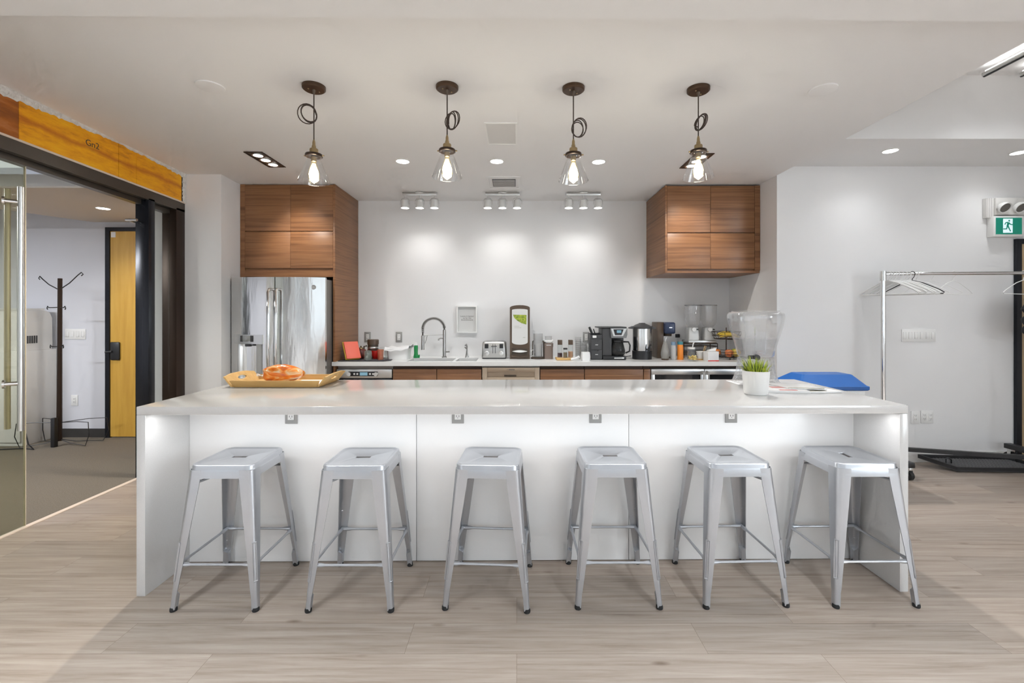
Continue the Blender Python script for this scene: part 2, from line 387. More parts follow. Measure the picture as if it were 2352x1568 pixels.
# ---------------- raw wood beam over the glass wall
def beam_z(y): return 2.444-(y-2.664)*.0304              # its lower edge dips away from the camera
def beam_wood(name, stops, dark):
    m, nt, b, out = nodes_of(name); L = nt.links.new
    tc = nt.nodes.new('ShaderNodeTexCoord'); mp = nt.nodes.new('ShaderNodeMapping'); mp.inputs['Scale'].default_value = (3., 2.2, 9.)
    n = nt.nodes.new('ShaderNodeTexNoise'); n.inputs['Scale'].default_value = 2.; n.inputs['Detail'].default_value = 7; n.inputs['Roughness'].default_value = .7
    L(tc.outputs['Object'], mp.inputs[0]); L(mp.outputs[0], n.inputs['Vector'])
    r = ramp(nt, stops); L(n.outputs[0], r.inputs[0])
    # one dark drip-stain running along the board
    sx = nt.nodes.new('ShaderNodeSeparateXYZ'); L(tc.outputs['Object'], sx.inputs[0])
    n2 = nt.nodes.new('ShaderNodeTexNoise'); n2.inputs['Scale'].default_value = 5.; n2.inputs['Detail'].default_value = 6; n2.inputs['Roughness'].default_value = .7; L(tc.outputs['Object'], n2.inputs['Vector'])
    a = nt.nodes.new('ShaderNodeMath'); a.operation = 'MULTIPLY_ADD'; a.inputs[1].default_value = .07; L(n2.outputs[0], a.inputs[0]); L(sx.outputs['Z'], a.inputs[2])
    s = nt.nodes.new('ShaderNodeMath'); s.operation = 'MULTIPLY_ADD'; s.inputs[1].default_value = .0304; L(sx.outputs['Y'], s.inputs[0]); L(a.outputs[0], s.inputs[2])
    sr = ramp(nt, [(0, (0, 0, 0)), (.38, (0, 0, 0)), (.5, (.8, .8, .8)), (.62, (0, 0, 0)), (1, (0, 0, 0))])
    mr = nt.nodes.new('ShaderNodeMapRange'); mr.inputs[1].default_value = 2.525+.035; mr.inputs[2].default_value = 2.785+.035; L(s.outputs[0], mr.inputs[0]); L(mr.outputs[0], sr.inputs[0])
    mx = nt.nodes.new('ShaderNodeMix'); mx.data_type = 'RGBA'; L(sr.outputs[0], mx.inputs[0]); L(r.outputs[0], mx.inputs[6]); mx.inputs[7].default_value = c4(dark)
    L(mx.outputs[2], b.inputs['Base Color']); b.inputs['Roughness'].default_value = .55
    return m
gold = beam_wood('golden_stained_wood', [(.28, (.50, .17, .005)), (.45, (.82, .34, .005)), (.58, (.92, .43, .006)), (.72, (.96, .54, .012))], (.50, .12, .005))
rust = beam_wood('rusty_stained_wood', [(.3, (.24, .065, .01)), (.5, (.40, .115, .012)), (.72, (.52, .20, .07))], (.2, .055, .01))
bm_ = thing('beam_left', 'raw orange wood beam over the glass wall with ragged plaster edge', 'beam', (XL-.09, 2.5, 2.44), kind='structure')
for y0, y1, m in ((.9, 1.9, gold), (1.9, 2.764, rust), (2.766, 3.456, gold), (3.46, 3.618, gold), (3.62, 4.105, gold)):
    MB().hexa([(-3.24, y0, beam_z(y0)), (XL, y0, beam_z(y0)), (XL, y1, beam_z(y1)), (-3.24, y1, beam_z(y1)), (-3.24, y0, 2.70), (XL, y0, 2.70), (XL, y1, 2.70), (-3.24, y1, 2.70)]).build('board', m, bm_)
B(-3.24, XL-.004, .9, 4.149, 2.40, 2.70).build('core', MT['brown'], bm_)
mb = MB(); prev = None
for k in range(181):
    y = .9+k*(4.14-.9)/180; zt = ZC+lift(XL, y)+.004; dep = .035+.018*math.sin(y*3.1)+random.uniform(-.007, .007)+(.01 if y < 2.76 else 0)
    row = [mb.v((XL+.001, y, zt)), mb.v((XL+.012+random.uniform(0, .006), y, zt)), mb.v((XL+.007+random.uniform(0, .007), y, zt-dep*.6)), mb.v((XL+.001, y, zt-dep))]
    if prev:
        for i in range(3): mb.f([prev[i], prev[i+1], row[i+1], row[i]])
    prev = row
mb.build('plaster_edge', MT['plaster'], bm_)
mb = MB(); prev = None
for k in range(24):
    z = 2.39+k*.0125; w = .03+random.uniform(-.006, .006)
    row = [mb.v((XL+.001, 4.147-w, z)), mb.v((XL+.009, 4.145-w*.5, z)), mb.v((XL+.011, 4.147, z))]
    if prev:
        for i in range(2): mb.f([prev[i], prev[i+1], row[i+1], row[i]])
    prev = row
mb.build('plaster_end', MT['plaster'], bm_)
MB().hexa([(-3.2, .9, beam_z(.9)-.013), (XL+.008, .9, beam_z(.9)-.013), (XL+.008, 4.148, beam_z(4.148)-.013), (-3.2, 4.148, beam_z(4.148)-.013),
           (-3.2, .9, beam_z(.9)), (XL+.008, .9, beam_z(.9)), (XL+.008, 4.148, beam_z(4.148)), (-3.2, 4.148, beam_z(4.148))]).build('white_edge_strip', MT['trimwhite'], bm_)
# pencil scribble on the wood (reads like Gn2)
text('Gn2', .062, Matrix.Translation((XL+.0012, 3.19, beam_z(3.2)+.145)) @ Matrix.Rotation(PI/2, 4, 'Z') @ Matrix.Rotation(PI/2, 4, 'X'), MT['brown'], bm_, 'pencil_mark', 'LEFT')

# ---------------- glass wall
d1 = thing('door_1', 'dark bronze frame of the sliding glass wall', 'door frame', (XL-.06, 2.5, 0), kind='structure')
def sl(y, d): return beam_z(y)-.013-d
def slbar(name, xa, xb, ya, yb, da, db, m, par):
    return MB().hexa([(xa, ya, sl(ya, db)), (xb, ya, sl(ya, db)), (xb, yb, sl(yb, db)), (xa, yb, sl(yb, db)), (xa, ya, sl(ya, da)), (xb, ya, sl(ya, da)), (xb, yb, sl(yb, da)), (xa, yb, sl(yb, da))]).build(name, m, par)
slbar('head_frame', -3.115, XL, .9, 4.148, .0, .078, MT['bronze_grey'], d1)
slbar('head_channel', -3.20, -3.116, .9, 4.148, .0, .07, MT['bronze'], d1)
slbar('track', -3.185, -3.13, .9, 4.148, .07, .115, MT['bronze_grey'], d1)
B(-3.2, XL, 4.045, 4.148, 0, 2.33, .002).build('jamb', MT['bronze'], d1)
B(-3.2, XL, .9, 1.0, 0, 2.36, .002).build('jamb', MT['bronze'], d1)
B(-3.18, XL, 3.738, 3.805, 0, 2.335, .002).build('mullion', MT['blackmetal'], d1)
B(-3.142, -3.132, 3.806, 4.044, .01, 2.33).build('sidelight', MT['sideglass'], d1)
MB().cyl((-3.16, 3.66, 2.135), (-3.16, 3.738, 2.135), .014).cyl((-3.19, 3.66, 2.135), (-3.10, 3.66, 2.135), .011).build('standoff', MT['chrome'], d1)
gd = thing('sliding_door', 'clear glass sliding door with long steel pull bar, slid open at far left', 'glass door', (-3.15, 2.2, .012))
B(-3.156, -3.144, 1.56, 2.868, .012, 2.345).build('glass_panel', MT['doorglass'], gd)
B(-3.156, -3.144, 2.869, 2.874, .012, 2.345).build('glass_edge', MT['glassedge'], gd)
h = MB().cyl((-3.085, 2.79, .64), (-3.085, 2.79, 2.155), .017, seg=20).build('pull_bar', MT['steel_plain'], gd)
for z in (.935, 2.06):
    MB().cyl((-3.143, 2.745, z), (-3.085, 2.79, z), .013).cyl((-3.146, 2.742, z), (-3.138, 2.749, z), .026).build('standoff', MT['chrome'], h)
h2 = MB().cyl((-3.215, 2.83, .64), (-3.215, 2.83, 2.155), .015, seg=20).build('pull_bar', MT['glassedge'], gd)

# ---------------- the hall behind the glass
struct('wall_hall_far', B(-9., -3.452, 5.0, 5.15, 0, 3.), MT['hallwall'], 'white far wall of the carpeted hall')
struct('wall_hall_left', B(-9.1, -8.9, .3, 5.0, 0, 3.), MT['hallwall'], 'white left wall of the carpeted hall')
struct('wall_hall_near', B(-9., -3.26, .15, .3, 0, 3.), MT['hallwall'], 'white near wall of the carpeted hall')
struct('baseboard_hall', B(-5.1, -4.56, 4.985, 4.999, 0, .095), MT['baseboard_dark'], 'dark baseboard of the hall beside the yellow door')
mb = MB()
fr = [(-9., 3.65, 2.394), (-7., 3.65, 2.394), (-5.466, 3.65, 2.394), (-4.72, 3.65, 2.394), (-3.26, 3.65, 2.394)]
bk = [(-9., 5.0, 2.75), (-7., 5.0, 2.70), (-5.466, 5.0, 2.564), (-4.72, 5.0, 2.394), (-3.26, 5.0, 2.394)]
a = [mb.v(p) for p in fr]; b_ = [mb.v(p) for p in bk]
for i in range(4): mb.f([a[i], a[i+1], b_[i+1], b_[i]])
struct('ceiling_hall', mb, MT['hallceil'], 'beige lowered ceiling of the hall', smooth=0)
struct('trim_2', B(-9., -3.26, 3.6, 3.649, 2.394, 2.49), MT['white'], 'white edge beam of the lowered hall ceiling')
mb = MB(); mb.box(-9., -3.26, .3, 3.7, 2.80, 2.9)
for k in range(30): mb.box(-9., -3.26, .4+k*.11, .44+k*.11, 2.772, 2.80)
struct('ceiling_hall_deck', mb, MT['deck'], 'grey ribbed metal deck over the hall')
struct('trim_3', B(-4.28, -4.25, .3, 3.6, 2.745, 2.771), MT['white'], 'white conduit under the ribbed deck')
d3 = thing('door_3', 'yellow oak door in a black frame across the hall', 'door', (-4.06, 4.98, 0), kind='structure')
mb = MB(); mb.box(-4.56, -4.512, 4.965, 4.999, 0, 2.33); mb.box(-3.61, -3.565, 4.965, 4.999, 0, 2.33); mb.box(-4.512, -3.61, 4.965, 4.999, 2.29, 2.33)
mb.build('door_frame', MT['blackmetal'], d3)
B(-4.509, -3.613, 4.975, 4.998, .01, 2.287).build('door_leaf', MT['oakdoor'], d3)
lk = B(-4.5, -4.395, 4.955, 4.975, .86, 1.06, .012).build('keypad_lock', MT['black'], d3)
MB().cyl((-4.47, 4.95, .955), (-4.53, 4.935, .95), .011).build('lever', MT['black'], lk)
B(-4.5, -4.45, 4.972, 4.975, 2.22, 2.28).build('door_sticker', MT['white'], d3)
d2 = thing('door_2', 'tan door in a dark frame at the right edge', 'door', (5.1, YW-.01, 0), kind='structure')
mb = MB(); mb.box(4.597, 4.642, YW-.03, YW-.001, 0, 2.06); mb.box(5.56, 5.605, YW-.03, YW-.001, 0, 2.06); mb.box(4.642, 5.56, YW-.03, YW-.001, 2.015, 2.06)
mb.build('door_frame', MT['blackmetal'], d2)
B(4.644, 5.558, YW-.02, YW-.001, .01, 2.013).build('door_leaf', MT['tandoor'], d2)

# hall furniture
cb = thing('printer_cabinet', 'plain white cabinet under the printer in the hall', 'cabinet', (-5.4, 4.8, 0))
B(-5.8, -5.12, 4.645, 4.99, .0, .985, .004).build('body', MT['offwhite'], cb)
B(-5.79, -5.46, 4.63, 4.644, .04, .975, .003).build('door', MT['offwhite'], cb); B(-5.455, -5.13, 4.63, 4.644, .04, .975, .003).build('door', MT['offwhite'], cb)
pr = thing('printer', 'pale grey laser printer on the white hall cabinet', 'printer', (-5.4, 4.8, .986))
mb = MB(); prof = [(4.66, .986), (4.95, .986), (4.96, 1.04), (4.955, 1.33), (4.93, 1.385), (4.88, 1.41), (4.70, 1.41), (4.665, 1.38), (4.655, 1.2)]
mb.prism(prof, -5.62, -5.135, 'x'); mb.build('body', MT['offwhite'], pr, 60)
MB().prism([(4.70, 1.412), (4.88, 1.412), (4.90, 1.43), (4.70, 1.428)], -5.6, -5.15, 'x').build('lid', MT['offwhite'], pr)
mb = MB()
for k in range(5): mb.box(-5.1345, -5.13, 4.70+k*.022, 4.712+k*.022, 1.06, 1.14)
mb.build('vent_slots', MT['charcoal'], pr)
cs = thing('coat_stand', 'dark wooden coat stand with wire hooks in the hall', 'coat stand', (-4.765, 4.67, 0))
x, y = -4.765, 4.67
MB().tube([(x, y, .05), (x+.005, y, .9), (x+.008, y, 1.74)], [.024, .02, .019], 10).build('pole', MT['bronze'], cs)
MB().box(x-.02, x+.02, y-.07, y-.03, 0.0, .3, .004).build('foot', MT['black'], cs)
for sx, zz, r, up in ((-1, 1.62, .17, .12), (1, 1.62, .26, .16), (-1, 1.44, .09, -.01), (1, 1.44, .09, -.01), (1, 1.03, .07, .0), (-1, 1.03, .06, .0)):
    pts = [(x, y, zz), (x+sx*r*.5, y-.02, zz+up*.45), (x+sx*r*.85, y-.03, zz+up*.9+.005), (x+sx*r, y-.03, zz+up+.02), (x+sx*r*1.07, y-.03, zz+up+.0), (x+sx*r*1.0, y-.03, zz+up-.015)]
    MB().tube(pts, .005, 6).build('hook', MT['black'], cs)
for sx, sy, hh in ((-1, -.35, .2), (1, -.1, .22), (1, .6, .1), (-1, .5, .1)):
    pts = [(x, y, .24), (x+sx*.2, y+sy*.2, .255), (x+sx*.33, y+sy*.3, .25), (x+sx*.34, y+sy*.32, .12), (x+sx*.3, y+sy*.29, .008), (x+sx*.12, y+sy*.1, .03), (x, y, .07)]
    MB().tube(pts, .004, 6).build('leg', MT['black'], cs)
solo('power_cable', MB().tube([(-5.11, 4.62, .62), (-5.1, 4.58, .45), (-5.02, 4.56, .25), (-4.9, 4.5, .06), (-4.87, 4.52, .006), (-5.0, 4.55, .006), (-5.3, 4.5, .006)], .006, 6), MT['black'], 'black power cable trailing beside the hall cabinet', 'cable')
def plate(name, label, x, z, Y, w, h, gangs, m, mi, group=None, cat='outlet'):
    t = thing(name, label, cat, (x, Y, z), group)
    B(x-w/2, x+w/2, Y-.007, Y-.0005, z-h/2, z+h/2, .002).build('cover_plate', m, t)
    gw = w/gangs
    for k in range(gangs):
        cx = x-w/2+gw*(k+.5)
        if cat == 'outlet':
            o = B(cx-.017, cx+.017, Y-.010, Y-.0071, z-.034, z+.034, .002).build('socket', mi, t)
            q = MB()
            for zz in (z+.018, z-.016):
                q.box(cx-.008, cx-.0055, Y-.0106, Y-.0101, zz-.004, zz+.006); q.box(cx+.0055, cx+.008, Y-.0106, Y-.0101, zz-.004, zz+.006); q.box(cx-.002, cx+.002, Y-.0106, Y-.0101, zz-.010, zz-.007)
            q.build('slots', MT['charcoal'], o)
        else:
            B(cx-.015, cx+.015, Y-.011, Y-.0071, z-.032, z+.032, .003).build('rocker', mi, t)
    return t
plate('light_switch', 'wide white switch plate in the hall behind the coat stand', fx(174, 5.), fz(767, 5.), 5.0, .23, .115, 4, MT['white'], MT['white'], cat='light switch')
plate('outlet', 'white outlet low on the hall wall behind the coat stand', fx(172, 5.), fz(919, 5.), 5.0, .075, .12, 1, MT['white'], MT['white'])
plate('light_switch', 'wide six-gang white switch plate under the coat rack rail', fx(2109, YW), fz(770, YW), YW, .315, .115, 6, MT['white'], MT['white'], cat='light switch')
plate('outlet', 'narrow white blank-faced outlet right beside the island end', fx(2101, YW), fz(958, YW), YW, .075, .115, 1, MT['white'], MT['white'])
plate('outlet', 'double white outlet low on the wall under the coat rack', fx(2128.5, YW), fz(957, YW), YW, .115, .115, 2, MT['white'], MT['white'])
# ================================================================== ISLAND AND STOOLS
isl = thing('kitchen_island', 'long white waterfall kitchen island with glossy quartz top', 'kitchen island', (.0425, 2.185, 0))
IX0, IX1, IY0, IY1 = -1.839, 1.924, 2.185, 3.078
B(IX0, IX1, IY0, IY1, .876, IT, .0025).build('countertop', MT['quartz'], isl)
for a, b_ in ((IX0, IX0+.042), (IX1-.042, IX1)): B(a, b_, IY0+.0005, IY1, 0, .8755, .0015).build('side_panel', MT['quartz'], isl)
B(IX0+.0425, IX1-.0425, 2.502, 3.05, .0, .875).build('body', MT['panelw'], isl)
for a, b_ in ((IX0+.043, -.5525), (-.5495, .6225), (.6255, IX1-.043)): B(a, b_, 2.482, 2.501, .003, .874, .001).build('front_panel', MT['panelw'], isl)
B(IX0+.06, IX1-.06, 2.20, 2.224, .8730, .8758).build('led_strip', emit('led_strip_glow', (1., .98, .95), 1.), isl)
isl.rotation_euler = (0, 0, .0095)
led = area('led_strip_light', (.0425, 2.212, .8723), (math.radians(0), 0, .0095), 3.6, .02, 4.9, (.98, .99, 1.))
for px, lb in ((672, 'steel-framed outlet under the island top, above the leftmost pair of stools'), (1052, 'steel-framed outlet under the island top, above the third stool from left'),
               (1368, 'steel-framed outlet under the island top, above the fourth stool from left'), (1681, 'steel-framed outlet under the island top, above the fifth stool from left')):
    X_ = fx(px, 2.48); Y_ = 2.482+(X_-.0425)*.0095-.0005
    plate('outlet', lb, X_, .818, Y_, .066, .112, 1, MT['outlet_grey'], MT['white'], 'outlets under the island top')

def stool(label):
    t = thing('bar_stool', label, 'stool', (0, 0, 0), 'metal bar stools along the island')
    # seat: pressed sheet with hand slot, rolled rim and flared skirt
    N = 4*9
    def sq(h, r, z): return [(x, y, z) for x, y in rrect(h, h, r, 8)]
    def slot(a, b, z):
        base = rrect(.15, .15, .04, 8); out = []
        for x, y in base:
            ang = math.atan2(y, x); cx = (a-b)*(1 if math.cos(ang) > 0 else -1)
            if abs(x) < .12: out.append((x/.12*(a-b), b if y > 0 else -b, z))
            else:
                k = math.atan2(y, abs(x)-.0)/ (PI/4) * (PI/2)
                out.append((cx+b*math.cos(k)*(1 if x > 0 else -1), b*math.sin(max(-PI/2, min(PI/2, k))), z))
        return out
    ls = [slot(.044, .0115, .6458), slot(.044, .0115, .6478), slot(.046, .0135, .649), sq(.125, .03, .6495), sq(.133, .032, .6505), sq(.138, .034, .654), sq(.143, .036, .655), sq(.148, .038, .6525), sq(.1503, .039, .646),
          sq(.1503, .039, .633), sq(.1515, .039, .630), sq(.1525, .039, .6265), sq(.1555, .037, .594), sq(.1515, .035, .594), sq(.148, .035, .63), sq(.144, .034, .6455), slot(.046, .0135, .6455)]
    ls.append(ls[0])
    MB().loops(ls, False, False).build('seat', MT['stool'], t, 40)
    def c(z): return .1515+(.6265-z)*.051/.6265
    for sx in (1, -1):
        for sy in (1, -1):
            rows = []
            for z in (.632, .60, .56, .50, .42, .34, .26, .18, .12, .085, .07, .035, .010):
                k = max(0, min(1, (z-.08)/.5)); cc = c(z)+.0012; w = .028+.036*k; r = .013+.012*k; th = .0035
                if z < .08: w = .0255; r = .0125; cc -= .001
                arc = [(cc-r+r*math.sin(q*PI/2/5), cc-r+r*math.cos(q*PI/2/5)) for q in range(6)]
                ri = max(r-th, .003)
                arci = [(cc-r+ri*math.sin(q*PI/2/5), cc-r+ri*math.cos(q*PI/2/5)) for q in range(6)]
                if z < .08:   # the foot closes into a small tube
                    o_ = [(cc-w, cc)]+arc+[(cc, cc-w)]; i_ = [(cc-w*.8, cc-w*.8)]*8; i_ = [(cc-w+.002*q/7, cc-w+.002*(7-q)/7) for q in range(8)]
                else:
                    o_ = [(cc-w, cc)]+arc+[(cc, cc-w)]; i_ = [(cc-th, cc-w)]+arci[::-1]+[(cc-w, cc-th)]
                rows.append([(sx*x, sy*y, z) for x, y in o_+i_])
            leg = MB().loops(rows).build('leg', MT['stool'], t, 40)
            # embossed slot on the outer corner
            q = MB(); pts = []
            for z in (.135, .14, .22, .30, .305):
                d = c(z)+.0012; k = max(0, min(1, (z-.08)/.5)); r = .013+.012*k; e = d-r+r*.7071
                pts.append((sx*(e-.0012), sy*(e-.0012), z))
            for off in (-.0085, .0085):
                q.tube([(p[0]+sx*off*.7071, p[1]-sy*off*.7071, p[2]) for p in pts], .0032, 6)
            for p in (pts[0], pts[-1]):
                q.tube([(p[0]-sx*.006, p[1]+sy*.006, p[2]), (p[0]+sx*.006, p[1]-sy*.006, p[2])], .0034, 6)
            q.build('embossed_rib', MT['stool'], leg)
            d = c(.01)-.0125
            MB().lathe([(.0145, 0), (.0155, .004), (.0155, .012), (.013, .018)], (sx*d, sy*d, 0), 16).build('rubber_foot', MT['rubber'], leg)
    e = c(.205)-.010
    for p0, p1 in (((-e, -e), (e, -e)), ((e, -e), (e, e)), ((e, e), (-e, e)), ((-e, e), (-e, -e))):
        a = Vector((p0[0], p0[1], .205)); b_ = Vector((p1[0], p1[1], .205)); d = b_-a
        ks = (0, .10, .16, .5, .84, .90, 1)
        MB().tube([a+d*k for k in ks], [.010, .010, .0062, .0062, .0062, .010, .010], 10).build('stretcher', MT['stool'], t)
    e = .143
    for s in (1, -1):
        a = Vector((-e, -e*s, .562)); b_ = Vector((e, e*s, .562))
        MB().tube([a, a.lerp(b_, .25)+Vector((0, 0, .018)), a.lerp(b_, .5)+Vector((0, 0, .026+.004*s)), a.lerp(b_, .75)+Vector((0, 0, .018)), b_], .0058, 8).build('brace', MT['stool'], t)
    return t
SPOTS = [(-1.390, 2.252, 0, 'silver metal bar stool nearest the glass wall, first of six along the island'), (-.768, 2.247, .2, 'silver metal bar stool, second from the glass wall, beside the left panel seam'),
         (-.131, 2.253, -3.4, 'silver metal bar stool, third from the glass wall, in front of the middle panel'), (.472, 2.268, .2, 'silver metal bar stool, fourth from the glass wall, covering the right seam'),
         (1.062, 2.277, 1.9, 'silver metal bar stool, fifth from the glass wall, next to the end stool'), (1.672, 2.278, 90.6, 'silver metal bar stool with hand slot turned sideways at the right end of the island')]
first = stool(SPOTS[0][3])
for k, (x, y, a, lb) in enumerate(SPOTS):
    if k == 0: first.location = (x, y, 0); first.rotation_euler = (0, 0, math.radians(a))
    else: dup(first, (x, y, 0), math.radians(a), lb)

# ---------------- on the island
tr = thing('serving_tray', 'light bamboo serving tray with handle holes at left end of island', 'tray', (-1.47, 2.9, IT))
tx0, tx1, ty0, ty1, z0 = -1.735, -1.225, 2.755, 3.035, IT+.0006
mb = MB(); mb.box(tx0, tx1, ty0, ty1, z0, z0+.008); mb.build('base', MT['bamboo'], tr)
MB().hexa([(tx0, ty0-.004, z0), (tx1, ty0-.004, z0), (tx1, ty0+.006, z0), (tx0, ty0+.006, z0), (tx0-.02, ty0-.022, z0+.042), (tx1+.02, ty0-.022, z0+.042), (tx1+.02, ty0-.012, z0+.042), (tx0-.02, ty0-.012, z0+.042)]).build('long_side', MT['bamboo'], tr)
MB().hexa([(tx0, ty1-.006, z0), (tx1, ty1-.006, z0), (tx1, ty1+.004, z0), (tx0, ty1+.004, z0), (tx0-.02, ty1+.010, z0+.04), (tx1+.02, ty1+.010, z0+.04), (tx1+.02, ty1+.020, z0+.04), (tx0-.02, ty1+.020, z0+.04)]).build('long_side', MT['bamboo'], tr)
for s, xe in ((-1, tx0), (1, tx1)):
    # end board with an oval hand hole, leaning outward
    L0, mb = [], MB()
    n = 28; yc = (ty0+ty1)/2; outer, inner = [], []
    for k in range(n):
        a = 2*PI*k/n; ca, sa = math.cos(a), math.sin(a)
        hw, hh = .155, .038
        q = min(hw/abs(ca) if abs(ca) > 1e-6 else 9, hh/abs(sa) if abs(sa) > 1e-6 else 9)
        u, v_ = ca*q, sa*q
        if v_ > 0: v_ *= 1.0-.28*(abs(u)/hw)**3
        outer.append((u, v_)); inner.append((.045*ca, .012*sa+.006))
    def pt(u, v_, d): 
        lean = (v_+.038)/.076
        return (xe+s*(lean*.06+d), yc+u, z0+.038+v_)
    mb.loops([[pt(u, v_, 0) for u, v_ in inner], [pt(u, v_, 0) for u, v_ in outer], [pt(u, v_, .011) for u, v_ in outer], [pt(u, v_, .011) for u, v_ in inner], [pt(u, v_, 0) for u, v_ in inner]], False, False)
    mb.build('end_board', MT['bamboo'], tr)
bread = thing('bread_bag', 'orange printed plastic bread bag lying on the bamboo tray', 'bread', (-1.51, 2.9, z0+.009))
def bagmat():
    m, nt, b, out = nodes_of('bread_bag_print'); L = nt.links.new
    tc = nt.nodes.new('ShaderNodeTexCoord'); mp = nt.nodes.new('ShaderNodeMapping'); mp.inputs['Scale'].default_value = (7., 16., 22.); L(tc.outputs['Object'], mp.inputs[0])
    n = nt.nodes.new('ShaderNodeTexNoise'); n.inputs['Scale'].default_value = 1.; n.inputs['Detail'].default_value = 3; n.inputs['Distortion'].default_value = 1.2; L(mp.outputs[0], n.inputs['Vector'])
    r = ramp(nt, [(.30, (.30, .16, .10)), (.40, (.62, .12, .012)), (.52, (.80, .22, .02)), (.60, (.85, .42, .14)), (.72, (.85, .70, .52))]); L(n.outputs[0], r.inputs[0]); L(r.outputs[0], b.inputs['Base Color'])
    b.inputs['Roughness'].default_value = .22; b.inputs['Coat Weight'].default_value = .5
    bp = nt.nodes.new('ShaderNodeBump'); bp.inputs['Strength'].default_value = .6; bp.inputs['Distance'].default_value = .01; L(n.outputs[0], bp.inputs['Height']); L(bp.outputs[0], b.inputs['Normal'])
    return m
rows = []
for k in range(15):
    t = k/14; x = -1.625+t*.24; s = (math.sin(PI*min(max(t*.90+.06, 0), 1)))**.42
    ring = []
    for q in range(22):
        a = 2*PI*q/22; rr = 1+.06*math.sin(3*a+5*t)+random.uniform(-.025, .025)
        ring.append((x+.012*math.cos(a*2), 2.89+.062*s*math.cos(a)*rr, max(z0+.009, z0+.009+.056+.058*s*math.sin(a)*rr)))
    rows.append(ring)
MB().loops(rows).build('bag', bagmat(), bread, 60)
MB().tube([(-1.63, 2.89, z0+.05), (-1.645, 2.885, z0+.052), (-1.66, 2.87, z0+.06)], [.02, .008, .022], 10, flat=.4).build('gathered_end', MT['paper'], bread)
lf = thing('leaflet', 'white printed leaflet lying in the bamboo tray', 'paper', (-1.33, 2.88, z0+.009))
B(-1.43, -1.235, 2.79, 2.99, z0+.009, z0+.011).build('sheet', MT['paper'], lf)
mb = MB()
for k in range(5): mb.box(-1.37+.008*k, -1.27-.012*(k % 2), 2.83+.025*k, 2.842+.025*k, z0+.0111, z0+.0114)
mb.build('printed_lines', MT['ink'], lf)
# drink dispenser
DY = 2.95; DX = fx(1735, 2.95)
dd = thing('drink_dispenser', 'large clear footed drink dispenser at right end of island', 'drink dispenser', (DX, DY, IT+.001))
base = IT+.001
cg = cloudy_glass('textured_glass', (.96, .965, .97), (.80, .80, .81), .10, .05)
def ribbed(prof, ribs, amp, seg=144):
    return [[(DX+r*(1+amp*math.cos(ribs*2*PI*k/seg))*math.cos(2*PI*k/seg), DY+r*(1+amp*math.cos(ribs*2*PI*k/seg))*math.sin(2*PI*k/seg), base+z) for k in range(seg)] for r, z in prof]
MB().lathe([(.143, .0), (.145, .004), (.138, .010), (.120, .06), (.112, .10), (.108, .165)], (DX, DY, base), 40, False).build('foot', cloudy_glass('crinkled_glass', (.93, .935, .94), (.70, .70, .71), .16, .06, True), dd, 60)
MB().loops(ribbed([(.02, .172), (.100, .172), (.108, .182), (.1165, .225), (.135, .29), (.158, .37), (.168, .425), (.167, .445), (.158, .459), (.140, .464), (.137, .460), (.153, .455), (.162, .443), (.163, .425), (.153, .37), (.130, .29), (.1115, .225)], 12, .012), False, False).build('bowl', cg, dd, 60)
MB().lathe([(.141, .465), (.143, .470), (.03, .474), (0, .474)], (DX, DY, base), 40, False).build('lid', cg, dd, 50)
MB().lathe([(0, .185), (.055, .185), (.058, .19), (.062, .36), (.070, .45)], (DX, DY, base), 32, False).build('ice_tube', cloudy_glass('milky_tube', (.96, .96, .97), (.82, .82, .83), .22, .03), dd, 60)
MB().lathe([(0, .178), (.098, .178), (.106, .188), (.113, .225), (.131, .287), (.131, .288), (0, .288)], (DX, DY, base), 40, False).build('water', cloudy_glass('still_water', (.90, .905, .92), (.62, .62, .64), .10), dd, 60)
sp = MB().cyl((DX-.045, DY-.095, base+.175), (DX-.06, DY-.135, base+.175), .018).box(DX-.105, DX-.035, DY-.115, DY-.105, base+.163, base+.188, .004).build('spigot', MT['charcoal'], dd)
solo('loose_paper', B(fx(1672, 3.0), fx(1712, 3.0), 2.86, 3.03, IT+.0003, IT+.0008), MT['paper'], 'white sheet of paper lying under the drink dispenser', 'paper')
# potted grass
PX, PY = 1.343, 2.52
pg = thing('potted_grass', 'small artificial grass plant in a round white pot on the island', 'potted plant', (PX, PY, IT+.0005))
b0 = IT+.0005
MB().lathe([(0, 0), (.058, 0), (.061, .003), (.071, .126), (.0725, .131), (.069, .131), (.066, .118), (0, .115)], (PX, PY, b0), 40).build('pot', MT['pot'], pg, 40)
def blades(n, hmin, hmax, lean, m, name):
    mb = MB()
    for k in range(n):
        a = random.uniform(0, 2*PI); r = .055*math.sqrt(random.random()); h = random.uniform(hmin, hmax); l = lean*(r/.055)*random.uniform(.3, 1.1)
        ph = random.uniform(-.6, .6); w = random.uniform(.0018, .0036)
        px, py = PX+r*math.cos(a), PY+r*math.sin(a); rows = []
        for t in (0, .35, .7, 1.):
            c_ = Vector((px+l*t*t*math.cos(a), py+l*t*t*math.sin(a), b0+.112+h*t)); ww = w*(1-t)**.6+.0001
            d = Vector((math.cos(ph), math.sin(ph), 0))*ww; e = Vector((-math.sin(ph), math.cos(ph), 0))*ww*.25
            rows.append([c_-d, c_+e, c_+d, c_-e])
        mb.loops(rows)
    mb.build(name, m, pg, 60)
blades(130, .03, .10, .05, MT['leaf'], 'grass')
blades(60, .03, .085, .06, MT['leafdark'], 'dark_grass')
